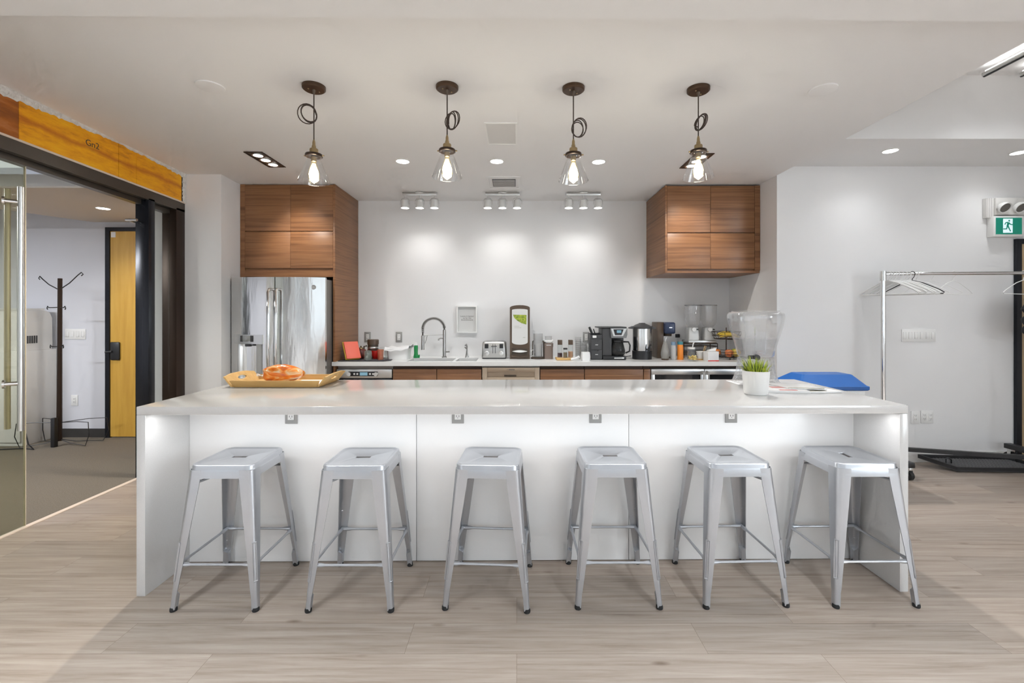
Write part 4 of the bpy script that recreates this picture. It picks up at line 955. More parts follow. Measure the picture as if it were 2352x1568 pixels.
mb.build('advert_text', mat('pale_ink', (.45, .46, .42), .6), nd)
MB().prism([(nc-.085, T+.05), (nc+.085, T+.05), (nc+.08, T+.11), (nc-.08, T+.11)], 4.695, 4.6998, 'y').build('opening', MT['browndark'], nd)
MB().prism([(nc-.078, T+.082)]+[(nc-.078+.156*k/10, T+.082+.012*math.sin(PI*k/10)) for k in range(1, 10)]+[(nc+.078, T+.082)]+[(nc+.078-.156*k/10, T+.082-.012*math.sin(PI*k/10)) for k in range(1, 10)], 4.672, 4.6945, 'y').build('napkin', MT['white'], nd)
MB().tube([(nc-.09, 4.697, T+.03), (nc, 4.685, T+.02), (nc+.09, 4.697, T+.03)], .006, 8).build('lip', MT['brown'], nd)
# iced tea maker, coffee grinder
im = thing('drip_jug', 'tall clear jug on a brown base next to the napkin dispenser', 'jug', (fx(1236, 4.75), 4.75, T))
ix = fx(1236, 4.75)
MB().lathe([(0, 0), (.078, 0), (.078, .012), (.06, .02), (0, .02)], (ix, 4.75, T), 24).build('base', MT['browndark'], im)
MB().lathe([(0, .021), (.045, .021), (.048, .17), (.050, .265), (.048, .265), (.043, .17), (.041, .027), (0, .027)], (ix, 4.75, T), 28).build('jug', cloudy_glass('greyish_glass', (.88, .88, .88), (.7, .7, .7), .15), im, 50)
MB().lathe([(0, .03), (.036, .03), (.038, .15), (0, .15)], (ix, 4.75, T), 20).build('filter', MT['offwhite'], im)
for s in (-1, 1): MB().tube([(ix+s*.058, 4.75, T+.02), (ix+s*.056, 4.75, T+.185), (ix+s*.045, 4.75, T+.187)], .0055, 8).build('upright', MT['browndark'], im)
MB().tube([(ix+.048, 4.73, T+.18), (ix+.075, 4.71, T+.165), (ix+.078, 4.71, T+.10)], .007, 8).build('handle', MT['brown'], im)
MB().tube([(ix-.05, 4.70, T+.10), (ix-.075, 4.69, T+.09), (ix-.075, 4.69, T+.05), (ix-.055, 4.70, T+.03)], .005, 8).build('wire_loop', MT['chrome'], im)
gr = thing('coffee_grinder', 'brown coffee grinder with white collar and clear hopper', 'coffee grinder', (fx(1260, 4.72), 4.75, T))
gx, gy = fx(1259.5, 4.75), 4.75
MB().loops([[(gx+x, gy+y, T+z) for x, y in rrect(a, b_, .018, 4)] for a, b_, z in ((.045, .06, 0), (.045, .06, .125), (.048, .062, .13), (.048, .062, .165), (.040, .05, .167))]).build('body', mat('taupe_plastic', (.20, .15, .125), .3), gr, 40)
MB().loops([[(gx+x, gy+y, T+z) for x, y in rrect(a, b_, .018, 4)] for a, b_, z in ((.030, .054, .1675), (.048, .064, .185), (.050, .064, .197))]).build('collar', MT['white'], gr, 40)
MB().lathe([(.037, .1975), (.038, .235), (.036, .238), (0, .238)], (gx, gy, T), 24).build('hopper', cloudy_glass('hopper_glass', (.85, .85, .85), (.5, .5, .5), .3), gr)
B(gx-.025, gx+.025, gy-.064, gy-.0605, T+.142, T+.15).build('badge', MT['steel_plain'], gr)
# wooden board with condiments
wb = solo('wooden_board', MB().box(fx(1278, 4.58), fx(1316, 4.58), 4.56, 4.72, T, T+.022, .004), MT['bamboo'], 'small yellow wooden board holding three lidded jars', 'tray')
TB = T+.0225
def jar(label, px, Y, r, h, fill, fm_, lid, lw, lh):
    x = fx(px, Y); t = thing('condiment_jar', label, 'jar', (x, Y, TB), 'condiment jars on the wooden board')
    MB().lathe([(0, 0), (r, 0), (r, h), (r-.002, h), (r-.002, .003), (0, .003)], (x, Y, TB), 20).build('glass', MT['glass'], t)
    MB().lathe([(0, .0035), (r-.0025, .0035), (r-.0025, fill), (0, fill)], (x, Y, TB), 18).build('contents', fm_, t)
    B(x-lw/2, x+lw/2, Y-lw/2, Y+lw/2, TB+h+.0005, TB+h+lh, .002).build('lid', lid, t)
jar('tall clear jar with square brown lid and dark beans, left on the board', 1286, 4.66, .027, .13, .045, mat('dark_beans', (.06, .03, .035), .5, var=(150., (.14, .08, .09))), MT['brown'], .046, .05)
jar('low clear jar with flat black lid in the middle of the board', 1298.5, 4.60, .022, .085, .055, mat('olive_herbs', (.16, .17, .09), .7, var=(150., (.25, .14, .07))), MT['black'], .04, .016)
jar('tall clear jar with square brown lid and peach contents, right on the board', 1310.5, 4.66, .027, .13, .06, mat('peach_sugar', (.62, .36, .22), .7), MT['brown'], .046, .05)
solo('rolled_napkin', MB().tube([(fx(1312, 4.54), 4.54, T+.012), (fx(1322, 4.52), 4.52, T+.024), (fx(1331, 4.50), 4.51, T+.043)], .0115, 12), MT['paper'], 'white rolled paper napkin leaning beside the wooden board', 'napkin')
cn = thing('sugar_canister', 'white paper canister at the foot of the clear plastic cups', 'canister', (fx(1346, 4.55), 4.55, T))
MB().loops([[(fx(1345, 4.55)+x, 4.55+y, T+z) for x, y in rrect(a, .045, .02, 4)] for a, z in ((.042, 0), (.046, .04), (.040, .085))]).build('body', MT['paper'], cn)
for k, (px, Y, r, h, lb) in enumerate(((1328, 4.74, .034, .20, 'tallest stack of clear plastic cups near the brown jars'), (1341, 4.80, .036, .17, 'clear plastic cups at the back by the steel outlet'), (1337, 4.66, .034, .125, 'clear plastic cups in front behind the white canister'), (1351, 4.70, .032, .145, 'clear plastic cups touching the black drawer organizer'))):
    x = fx(px, Y); t = thing('cup_stack', lb, 'cups', (x, Y, T), 'stacks of clear cups')
    mb = MB()
    for q in range(int(h/.022)):
        zz = .022*q; mb.lathe([(r*.82, zz), (r, zz+.05), (r+.002, zz+.052)], (x, Y, T), 18, False)
    mb.build('cups', cloudy_glass('clear_cups_%d' % k, (.90, .90, .90), (.55, .56, .56), .10), t, 50)
# black drawer organizer
og = thing('drawer_organizer', 'small black drawer unit holding utensils left of coffee maker', 'organizer', (fx(1370, 4.6), 4.7, T))
ox0, ox1 = fx(1357, 4.62), fx(1384, 4.62)
mb = MB(); mb.box(ox0, ox1, 4.635, 4.80, T, T+.215, .003); mb.box(ox0, ox1, 4.635, 4.66, T+.2155, T+.255); mb.box(ox0, ox1, 4.78, 4.80, T+.2155, T+.27); mb.box(ox0, ox0+.006, 4.66, 4.78, T+.2155, T+.265); mb.box(ox1-.006, ox1, 4.66, 4.78, T+.2155, T+.265)
mb.build('case', MT['charcoal'], og)
for za in (.008, .108):
    d = MB().prism([(ox0+.006, T+za), (ox1-.006, T+za), (ox1-.006, T+za+.094), (ox0+.085, T+za+.094), (ox0+.075, T+za+.080), (ox0+.045, T+za+.080), (ox0+.035, T+za+.094), (ox0+.006, T+za+.094)], 4.622, 4.6345, 'y').build('drawer', MT['charcoal'], og)
    B((ox0+ox1)/2-.014, (ox0+ox1)/2+.014, 4.620, 4.6215, T+za+.042, T+za+.05).build('drawer_label', MT['steel_plain'], d)
ut = thing('spatula', 'wide black utensil handle sticking out of the organizer', 'utensil', (ox0, 4.70, T+.22), 'utensils in the drawer unit')
mb = MB(); mb.tube([(ox0+.045, 4.70, T+.225), (ox0+.015, 4.695, T+.29), (ox0-.005, 4.69, T+.335)], [.006, .012, .012], 8, flat=.5); mb.build('handle', MT['black'], ut)
ut = thing('spatula', 'slim black utensil handle beside the wide one in the organizer', 'utensil', (ox0+.05, 4.72, T+.22), 'utensils in the drawer unit')
MB().tube([(ox0+.075, 4.72, T+.225), (ox0+.055, 4.715, T+.28), (ox0+.042, 4.71, T+.315)], .005, 8).build('handle', MT['black'], ut)
solo('utensil_clip', B(ox0+.02, ox0+.06, 4.625, 4.6345, T+.225, T+.25, .003), MT['white'], 'white card clipped on the front of the drawer unit', 'card')
# coffee maker
cx0, cx1 = fx(1385, 4.6), fx(1441, 4.6)
cm = thing('coffee_maker', 'black and steel drip coffee maker with glass carafe', 'coffee maker', ((cx0+cx1)/2, 4.72, T))
B(cx0, cx1-.012, 4.60, 4.86, T, T+.04, .008).build('base', MT['black'], cm)
B(cx0-.0, cx0+.095, 4.62, 4.86, T+.0405, T+.325, .008).build('tank', MT['charcoal'], cm)
B(cx0+.0955, cx1-.006, 4.74, 4.86, T+.0405, T+.23, .004).build('column', MT['black'], cm)
hd = MB().prism([(cx0+.085, T+.225), (cx1-.01, T+.225), (cx1, T+.26), (cx1-.001, T+.325), (cx0+.075, T+.325)], 4.60, 4.86, 'y').build('brew_head', mat('dark_steel', (.22, .22, .22), .35, .6), cm)
MB().prism([(cx0+.105, T+.245), (cx1-.045, T+.245), (cx1-.006, T+.322), (cx0+.082, T+.322)], 4.595, 4.5998, 'y').build('control_panel', MT['steel_plain'], cm)
MB().prism([(cx0+.122, T+.255), (cx1-.062, T+.255), (cx1-.04, T+.315), (cx0+.105, T+.315)], 4.592, 4.5948, 'y').build('button_field', MT['black'], hd)
B(cx0+.140, cx0+.185, 4.5905, 4.592, T+.278, T+.305).build('display', MT['screen'], hd)
B(cx0-.04, cx1-.004, 4.61, 4.86, T+.3255, T+.34, .005).build('lid', MT['charcoal'], cm)
ccx = cx0+.165
cf = MB().lathe([(0, .0425), (.058, .0425), (.074, .06), (.076, .10), (.06, .16), (.052, .178)], (ccx, 4.665, T), 28, False).build('carafe', cloudy_glass('smoky_glass', (.45, .45, .45), (.10, .10, .10), .2), cm, 60)
MB().lathe([(.052, .179), (.055, .182), (.05, .20), (0, .205)], (ccx, 4.665, T), 24).build('carafe_lid', MT['black'], cf)
MB().tube([(ccx+.055, 4.64, T+.185), (ccx+.10, 4.615, T+.185), (ccx+.115, 4.61, T+.15), (ccx+.110, 4.61, T+.09), (ccx+.075, 4.63, T+.07)], .012, 8, flat=.7).build('carafe_handle', MT['black'], cf)
B(ccx-.05, ccx+.05, 4.595, 4.5995, T+.012, T+.026, .002).build('trim_plate', MT['steel_plain'], cm)
# coffee urn
ux, uy = fx(1474.5, 4.72), 4.72
un = thing('coffee_urn', 'large stainless coffee urn with black lid and tap', 'coffee urn', (ux, uy, T))
MB().lathe([(0, 0), (.100, 0), (.101, .085), (.097, .088), (0, .088)], (ux, uy, T), 36).build('base', MT['black'], un)
MB().lathe([(.096, .0885), (.098, .09), (.098, .318), (.0, .318)], (ux, uy, T), 40).build('tank', MT['steel'], un)
MB().lathe([(.1, .3185), (.104, .322), (.104, .338), (.092, .344), (.07, .358), (.035, .372), (.03, .378), (0, .379)], (ux, uy, T), 36).build('lid', MT['charcoal'], un)
for s in (-1, 1): MB().prism([(ux+s*.098, T+.315), (ux+s*.135, T+.318), (ux+s*.135, T+.330), (ux+s*.098, T+.345)], uy-.035, uy+.035, 'y').build('handle', MT['charcoal'], un)
MB().cyl((ux+.03, uy-.10, T+.105), (ux+.033, uy-.135, T+.105), .011).tube([(ux+.033, uy-.135, T+.085), (ux+.033, uy-.135, T+.12), (ux+.045, uy-.135, T+.152), (ux+.055, uy-.13, T+.155)], [.011, .012, .008, .006], 8).build('tap', MT['black'], un)
solo('power_cable', MB().tube([(ux-.105, uy+.03, T+.03), (ux-.15, uy+.05, T+.02), (ux-.19, uy+.1, T+.006), (ux-.20, uy+.2, T+.006)], .004, 6), MT['black'], 'black cord lying between coffee maker and urn', 'cord')
# soda maker
s0 = fx(1510, 4.78)
sm = thing('soda_maker', 'brown sparkling water machine with navy blue head', 'soda maker', (s0+.08, 4.85, T))
B(s0, s0+.068, 4.78, 4.98, T, T+.385, .006).build('column', MT['brown'], sm)
B(s0+.0685, s0+.16, 4.78, 4.97, T, T+.012, .004).build('base_plate', MT['browndark'], sm)
B(s0+.065, s0+.175, 4.72, 4.93, T+.262, T+.384, .018, 3).build('head', MT['navy'], sm)
MB().lathe([(.042, .235), (.046, .262), (0, .2618)], (s0+.12, 4.82, T), 24).build('collar', MT['browndark'], sm)
B(s0+.0685, s0+.10, 4.90, 4.95, T+.0125, T+.262).build('back_panel', MT['browndark'], sm)
B(s0+.107, s0+.135, 4.716, 4.7198, T+.325, T+.331).build('status_light', emit('status_glow', (.8, .9, 1.), 2.), sm)
def bottle(name, label, px, Y, prof, m, capm=None, cap=None, extra=None, grp='bottles by the soda maker'):
    x = fx(px, Y); t = thing(name, label, 'bottle', (x, Y, T), grp)
    MB().lathe(prof, (x, Y, T), 24).build('body', m, t, 50)
    if cap: MB().lathe(cap, (x, Y, T), 20).build('cap', capm, t)
    return t, x
carafe_m = cloudy_glass('grey_carafe', (.80, .79, .77), (.42, .41, .39), .55)
t, x = bottle('soda_bottle', 'pear-shaped grey carafe with brown base in front of the soda maker', 1527.5, 4.60, [(0, .0165), (.036, .0165), (.042, .05), (.041, .08), (.028, .14), (.018, .175), (.017, .19)], carafe_m)
MB().lathe([(0, 0), (.036, 0), (.037, .016), (0, .016)], (x, 4.60, T), 24).build('base', MT['brown'], t)
MB().tube([(x+.0, 4.60, T+.12), (x+.005, 4.60, T+.20), (x+.015, 4.60, T+.23)], .003, 6).build('straw', MT['paper'], t)
t, x = bottle('water_bottle', 'slim pale grey bottle with blue cap beside the carafe', 1546.5, 4.62, [(0, 0), (.026, 0), (.028, .02), (.026, .12), (.022, .15)], mat('grey_label', (.50, .50, .50), .35), mat('bluegrey_cap', (.20, .30, .42), .4), [(.024, .1505), (.025, .18), (.018, .185), (0, .185)])
t, x = bottle('juice_bottle', 'orange bottle with teal cap beside the carafe', 1562.5, 4.64, [(0, 0), (.031, 0), (.032, .01), (.030, .06), (.031, .13), (.028, .155)], MT['orange'], mat('teal_cap', (.06, .25, .30), .4), [(.029, .1555), (.029, .185), (0, .187)])
# shelf rack with cereal dispenser
wr = thing('counter_shelf', 'dark wire shelf rack under the cereal dispenser', 'shelf', (fx(1611, 4.85), 4.88, T))
wx0, wx1 = fx(1571, 4.8), fx(1648, 4.8); tz = T+.155
mb = MB()
for x in (wx0, wx1):
    for y in (4.80, 4.98): mb.cyl((x, y, T), (x, y, tz), .004, seg=8)
mb.build('post', MT['bronze'], wr)
mb = MB()
for z in (tz, tz-.03, T+.07):
    mb.tube([(wx0, 4.80, z), (wx1, 4.80, z), (wx1, 4.98, z), (wx0, 4.98, z)], .004, 6, True)
for k in range(12): mb.cyl((wx0+(wx1-wx0)*(k+.5)/12, 4.80, tz), (wx0+(wx1-wx0)*(k+.5)/12, 4.98, tz), .002, seg=6)
mb.build('wire_deck', MT['bronze'], wr)
B(wx0+.01, wx1-.01, 4.93, 4.96, T+.02, T+.06).build('lower_board', MT['brown'], wr)
cd = thing('cereal_dispenser', 'twin clear cereal dispenser with silver base and turning knobs', 'cereal dispenser', (fx(1611, 4.85), 4.88, tz))
T2 = tz+.0048; q0, q1 = fx(1579, 4.83), fx(1644, 4.83)
B(q0, q1, 4.80, 4.99, T2, T2+.03, .006).build('base', MT['steel_plain'], cd)
for px in (1593, 1630):
    x = fx(px, 4.86)
    MB().loops([[(x+a_, 4.90+b_, T2+z) for a_, b_ in rrect(h, d, .015, 4)] for h, d, z in ((.060, .06, .0305), (.058, .055, .12), (.05, .05, .165), (.03, .03, .172))]).build('stand', mat('grey_stand_%d' % px, (.60, .60, .59), .35, .2), cd, 40)
    k = MB().lathe([(0, 0), (.022, 0), (.022, .02), (0, .02)], seg=20).build('knob', MT['white'], cd)
    k.matrix_parent_inverse = Matrix.Translation(-cd.location) @ Matrix.Translation((x-.005, 4.845, T2+.145)) @ Matrix.Rotation(PI/2, 4, 'X')
    lv = B(x+.022, x+.04, 4.82, 4.84, T2+.14, T2+.152, .003).build('lever', MT['charcoal'], k)
    lv.matrix_parent_inverse = (Matrix.Translation((x-.005, 4.845, T2+.145)) @ Matrix.Rotation(PI/2, 4, 'X')).inverted()
    MB().lathe([(.045, .173), (.070, .205), (.081, .25), (.083, .40)], (x, 4.885, T2), 32, False).build('hopper', cloudy_glass('hopper_plastic_%d' % px, (.96, .96, .96), (.85, .85, .85), .14, .06), cd, 60)
    MB().lathe([(.084, .4005), (.087, .402), (.087, .412), (.02, .416), (0, .416)], (x, 4.885, T2), 32).build('lid', cloudy_glass('grey_lid_%d' % px, (.8, .8, .8), (.5, .5, .5), .35), cd)
# jars, bowls and a box in front
jw = thing('glass_jar', 'clear jar with pale lid behind the candy jar', 'jar', (fx(1589, 4.68), 4.68, T)); x = fx(1588, 4.68)
MB().lathe([(0, 0), (.040, 0), (.044, .02), (.044, .09), (.034, .105)], (x, 4.68, T), 28).build('glass', cloudy_glass('jar_glass', (.9, .91, .92), (.5, .52, .55), .2), jw, 60)
MB().lathe([(.038, .1055), (.038, .125), (0, .128)], (x, 4.68, T), 24).build('lid', MT['white'], jw)
MB().tube([(x+.005, 4.66, T+.128), (x+.012, 4.66, T+.165), (x+.022, 4.66, T+.175)], .006, 8).build('lid_tongs', MT['paper'], jw)
cj = thing('candy_jar', 'squat clear jar of yellow candies at the counter edge', 'jar', (fx(1590, 4.5), 4.5, T)); x = fx(1591, 4.50)
MB().lathe([(0, 0), (.046, 0), (.052, .01), (.052, .07), (.044, .09), (.044, .098)], (x, 4.50, T), 28, False).build('glass', MT['glass'], cj, 60)
mb = MB()
for k in range(46):
    a = random.uniform(0, 2*PI); r = .038*math.sqrt(random.random()); mb.ball((x+r*math.cos(a), 4.50+r*math.sin(a), T+.012+.042*random.random()), .009, .007, .006, 8, 5)
tag(mb.build('wrapped_candy', mat('yellow_candy', (.78, .50, .07), .4, var=(70., (.85, .72, .35)))), 'heap of yellow wrapped candies inside the squat jar', 'candy', kind='stuff')
def bowl(label, px, Y, z, r, h):
    x = fx(px, Y); t = thing('bowl', label, 'bowl', (x, Y, z), 'white bowls under the shelf rack')
    MB().lathe([(0, 0), (r*.55, 0), (r*.62, .006), (r, h), (r-.003, h), (r*.58, .008), (0, .008)], (x, Y, z), 28).build('body', MT['pot'], t, 50); return x
x = bowl('lower white bowl stacked on a wooden coaster', 1609.5, 4.62, T+.0105, .045, .055)
bowl('upper white bowl of the stack behind the white carton', 1609.5, 4.62, T+.028, .046, .06)
solo('wooden_coaster', MB().lathe([(0, 0), (.04, 0), (.04, .01), (0, .01)], (x, 4.62, T), 24), MT['bamboo'], 'round wooden coaster under the white bowls', 'coaster')
solo('stirring_sticks', MB().cyl((x+.02, 4.62, T+.06), (x+.045, 4.63, T+.145), .003, seg=6).cyl((x+.03, 4.62, T+.06), (x+.065, 4.64, T+.14), .003, seg=6), MT['bamboo'], 'thin wooden sticks standing in the white bowl', 'sticks')
bx_ = thing('carton', 'white carton with a red stripe along its bottom edge', 'box', (fx(1637, 4.5), 4.52, T)); x0, x1 = fx(1625, 4.47), fx(1651, 4.47)
mb = MB(); mb.M = Matrix.Translation(((x0+x1)/2, 4.52, 0)) @ Matrix.Rotation(math.radians(8), 4, 'Z'); mb.box(-.058, .058, -.045, .045, T, T+.095, .002); mb.build('carton_body', MT['paper'], bx_)
mb = MB(); mb.M = Matrix.Translation(((x0+x1)/2, 4.52, 0)) @ Matrix.Rotation(math.radians(8), 4, 'Z'); mb.box(-.0585, .0585, -.0456, -.0451, T+.0, T+.010); mb.build('red_stripe', MT['red'], bx_)
solo('paper_napkin', MB().hexa([(x0+.04, 4.54, T+.0965), (x1+.0, 4.54, T+.0965), (x1+.0, 4.60, T+.0965), (x0+.04, 4.60, T+.0965), (x0+.05, 4.55, T+.104), (x1+.012, 4.55, T+.128), (x1+.012, 4.59, T+.128), (x0+.05, 4.59, T+.104)]), MT['paper'], 'white paper napkin standing out of the white carton', 'napkin')
# two-tier fruit basket
bxx, byy = fx(1668, 4.72), 4.72
fb = thing('fruit_basket', 'two-tier dark wire fruit basket in the counter corner', 'basket', (bxx, byy, T))
mb = MB(); mb.cyl((bxx, byy, T+.02), (bxx, byy, T+.33), .005, seg=8); mb.build('stem', MT['bronze'], fb)
def tier(z, r, name, h):
    mb = MB()
    for zz, rr in ((z, r*.82), (z+h*.5, r*.95), (z+h, r)): mb.tube([(bxx+rr*math.cos(2*PI*k/28), byy+rr*math.sin(2*PI*k/28), zz) for k in range(28)], .003, 6, True)
    for k in range(12):
        a = 2*PI*k/12; mb.tube([(bxx, byy, z), (bxx+r*.82*math.cos(a), byy+r*.82*math.sin(a), z), (bxx+r*math.cos(a), byy+r*math.sin(a), z+h)], .0022, 5)
    mb.build(name, MT['bronze'], fb)
tier(T+.022, .135, 'lower_tier', .06); tier(T+.21, .145, 'upper_tier', .075)
mb = MB()
for k in range(3):
    a = 2*PI*k/3+.4; mb.ball((bxx+.11*math.cos(a), byy+.11*math.sin(a), T+.009), .009, seg=10, rings=6)
mb.build('feet', MT['bronze'], fb)
def fruit(name, label, x, y, z, r, m, grp):
    t = thing(name, label, 'fruit', (x, y, z), grp)
    MB().lathe([(0, .16*r), (.25*r, 0), (.75*r, .25*r), (r, .95*r), (.85*r, 1.55*r), (.45*r, 1.85*r), (.12*r, 1.72*r), (0, 1.6*r)], (x, y, z), 22, False).build('flesh', m, t, 70)
    MB().tube([(x, y, z+1.6*r), (x+.003, y, z+2.0*r)], .0018, 6).build('stalk', MT['brown'], t)
redap = mat('red_apple', (.70, .09, .05), .3, var=(14., (.80, .40, .12))); yelap = mat('yellow_apple', (.75, .50, .08), .35, var=(16., (.80, .62, .20)))
zb_ = T+.026
fruit('apple', 'red apple at the front of the lower fruit tier', bxx-.012, byy-.085, zb_, .042, redap, 'apples in the fruit basket')
fruit('apple', 'yellow apple right of the red apple, lower of two', bxx+.075, byy-.072, zb_, .042, yelap, 'apples in the fruit basket')
fruit('apple', 'yellow-green apple at the right side of the lower fruit tier', bxx+.098, byy+.02, zb_+.012, .036, mat('green_apple', (.55, .55, .08), .35), 'apples in the fruit basket')
fruit('apple', 'orange-red apple at the back left of the lower fruit tier', bxx-.075, byy+.045, zb_, .04, mat('orange_apple', (.70, .22, .05), .35), 'apples in the fruit basket')
yb = mat('banana_skin', (.72, .44, .04), .45, var=(25., (.60, .50, .08)))
for k in range(3):
    pts = [(bxx-.10+.2*i/8, byy-.075+.035*k+.03*math.sin(PI*i/8), T+.232+.012*k+.018*math.sin(PI*i/8)) for i in range(9)]
    tag(MB().tube(pts, [.004, .011, .015, .016, .016, .016, .015, .010, .004], 8).build('banana', yb, None, 60), ['yellow banana at the front of the upper fruit tier', 'yellow banana in the middle of the upper fruit tier', 'yellow banana at the back of the upper fruit tier'][k], 'fruit', 'bananas in the fruit basket')
# ================================================================== CEILING FITTINGS
def coil(cx, cz, dx, dz, rx, rz, tilt, depth, turns, seed):
    pts = []; n = int(turns*20); a0 = 0 if dx < 0 else PI
    for k in range(n+1):
        a = a0+2*PI*k/20; j = k/20
        r1 = rx*(1-.10*j+.05*math.sin(a*.5+seed)); r2 = rz*(1-.09*j)
        u = r1*math.cos(a)+(rx-r1)*math.cos(a0); w = r2*math.sin(a)
        ct_, st_ = math.cos(tilt+.24*(j-1)), math.sin(tilt+.24*(j-1))
        pts.append((cx+dx+u*ct_-w*st_, depth*math.cos(a+.6*j)+.004*j, cz+dz+u*st_+w*ct_))
    return pts
PEND = [(721, 198, 2.264, (-.040, .232, .048, .058, .2, .012, 3), 'glass pendant lamp nearest the glass wall, its cord coil hanging on the left'),
        (1027, 198, 2.291, (.034, .168, .030, .052, -.65, .03, 4), 'second glass pendant lamp from the glass wall, tight cord coil on the right'),
        (1317, 201, 2.274, (.038, .150, .045, .056, -.3, .014, 4), 'third glass pendant lamp from the glass wall, wide round cord coil on the right'),
        (1604, 203, 2.295, (.022, .165, .030, .045, -.6, .03, 4), 'glass pendant lamp nearest the wall cabinet, cord bunched in a knot')]
for k, (px, py, zr, co, lb) in enumerate(PEND):
    Y = (ZC-CAMZ)*F/(723-py); X_ = fx(px, Y); zc = ZC+lift(X_, Y)
    t = thing('pendant_lamp', lb, 'pendant lamp', (X_, Y, zr), 'glass pendant lamps over the island')
    def L(*p): return (p[0]+X_, p[1]+Y, p[2])
    c = MB().lathe([(0, -.022), (.055, -.022), (.0625, -.016), (.0635, -.001), (0, -.001)], (X_, Y, zc), 36).build('canopy', MT['canopy'], t)
    MB().ball((X_-.022, Y-.02, zc-.023), .0045, seg=8, rings=6).ball((X_+.022, Y+.02, zc-.023), .0045, seg=8, rings=6).build('screw', MT['brass'], c)
    MB().lathe([(.011, 0), (.007, -.02), (.0035, -.026), (0, -.026)], (X_, Y, zc-.0222), 14).build('cord_grip', MT['brown'], c)
    cz = zr
    MB().tube([(X_, Y, zc-.045), (X_, Y, zr+.3), (X_, Y, zr+.075)], .0034, 8).build('cord', MT['cord'], t)
    pts = [(p[0], p[1]+Y, p[2]) for p in coil(X_, zr, co[0], co[1], co[2], co[3], co[4], co[5], co[6], k)]
    MB().tube([(X_, Y, zr+co[1]+.03)]+pts+[(X_, Y, zr+co[1]-.03)], .0030, 7).build('cord_coil', MT['cord'], t, 60)
    s = MB().lathe([(.0045, .085), (.008, .070), (.0085, .055), (.011, .050), (.012, .038), (.021, .034), (.023, .030), (.023, .006), (.02, .004), (0, .004)], (X_, Y, zr), 24).build('socket', MT['brass'], t, 40)
    MB().lathe([(.024, .0035), (.045, .0035), (.047, -.001), (.047, -.010), (.043, -.012), (.024, -.004)], (X_, Y, zr), 32).build('shade_ring', MT['bronze'], t)
    MB().cyl((X_+.045, Y, zr-.004), (X_+.057, Y, zr-.004), .004, seg=8).cyl((X_-.045, Y, zr-.004), (X_-.055, Y, zr-.004), .004, seg=8).build('thumb_screw', MT['brass'], t)
    MB().lathe([(.0415, -.0125), (.036, -.024), (.036, -.028), (.041, -.036), (.084, -.150), (.0850, -.153), (.0835, -.155), (.0815, -.152), (.082, -.148), (.040, -.040)], (X_, Y, zr), 48, False).build('glass_shade', MT['shade'], t, 60)
    MB().lathe([(0, -.012), (.015, -.012), (.015, -.038), (.012, -.04), (0, -.04)], (X_, Y, zr), 20).build('bulb_base', MT['brass'], s)
    MB().lathe([(.0125, -.0405), (.016, -.056), (.026, -.085), (.0325, -.112), (.031, -.130), (.020, -.145), (0, -.151)], (X_, Y, zr), 28, False).build('bulb', MT['amber'], t, 60)
    MB().lathe([(0, -.058), (.009, -.062), (.020, -.085), (.0265, -.110), (.023, -.130), (0, -.143)], (X_, Y, zr), 16).build('filament_glow', MT['filament'], t, 60)
# three-lamp spot bars over the counter
HEADW = mat('frosted_lamp_shade', (.70, .70, .69), .35)
for k, (px, lb) in enumerate(((964, 'three-lamp chrome spot bar over the sink, leftmost of three bars'), (1154, 'three-lamp chrome spot bar below the ceiling vent, middle of three bars'), (1340, 'three-lamp chrome spot bar nearest the wall cabinet, rightmost of three bars'))):
    Y = 4.736; X_ = fx(px, Y)
    t = thing('spot_bar_lamp', lb, 'ceiling lamp', (X_, Y, ZC-.002), 'three-lamp spot bars above the back counter')
    B(X_-.180, X_+.180, Y-.022, Y+.022, ZC-.034, ZC-.0015, .004).build('mounting_bar', MT['steel_plain'], t)
    MB().lathe([(.05, 0), (.052, -.006), (.0, -.0061)], (X_, Y, ZC-.0012), 24).build('ceiling_plate', MT['steel_plain'], t)
    for dx in (-.155, 0, .155):
        x = X_+dx
        h = MB().lathe([(0, -.072), (.026, -.074), (.035, -.082), (.044, -.165), (.042, -.165), (.033, -.09), (0, -.085)], (x, Y, ZC), 28).build('lamp_head', HEADW, t, 40)
        MB().cyl((x, Y, ZC-.034), (x, Y, ZC-.06), .005, seg=8).tube([(x-.049, Y, ZC-.125), (x-.047, Y, ZC-.085), (x-.03, Y, ZC-.062), (x, Y, ZC-.056), (x+.03, Y, ZC-.062), (x+.047, Y, ZC-.085), (x+.049, Y, ZC-.125)], .0028, 6).build('yoke', MT['steel_plain'], h)
        MB().lathe([(0, -.150), (.0385, -.150), (.0385, -.152), (0, -.152)], (x, Y, ZC), 24).build('lamp_face', MT['lens'], h)
        spot('spot_bar_light', (x, Y, ZC-.175), (x, 5.08, 1.55), 2.7, 95, 1., .03, (1., .98, .95))
# round downlights
def downlight(px, py, z, lb, r=.052, w=32., Yo=None, grp='round ceiling downlights', col=(.96, .985, 1.), lens='lens'):
    Y = Yo or (z-CAMZ)*F/(723-py); X_ = fx(px, Y)
    t = thing('downlight', lb, 'ceiling light', (X_, Y, z), grp)
    MB().lathe([(r, -.0005), (r+.010, -.0005), (r+.011, -.003), (r+.001, -.005), (r, -.003), (r, -.0005)], (X_, Y, z), 32, False).build('trim_ring', MT['white'], t)
    MB().lathe([(0, -.0006), (r-.0005, -.0006), (r-.0005, -.0025), (0, -.0025)], (X_, Y, z), 32).build('lens', MT[lens], t)
    if w: spot('downlight_light', (X_, Y, z-.02), (X_, Y, 0), w, 140, 1., .05, col)
downlight(925, 370, ZC, 'round white downlight left of the second pendant lamp')
downlight(1141, 370, ZC, 'round white downlight under the square ceiling hatch')
downlight(1375, 371, ZC, 'round white downlight right of the third pendant lamp')
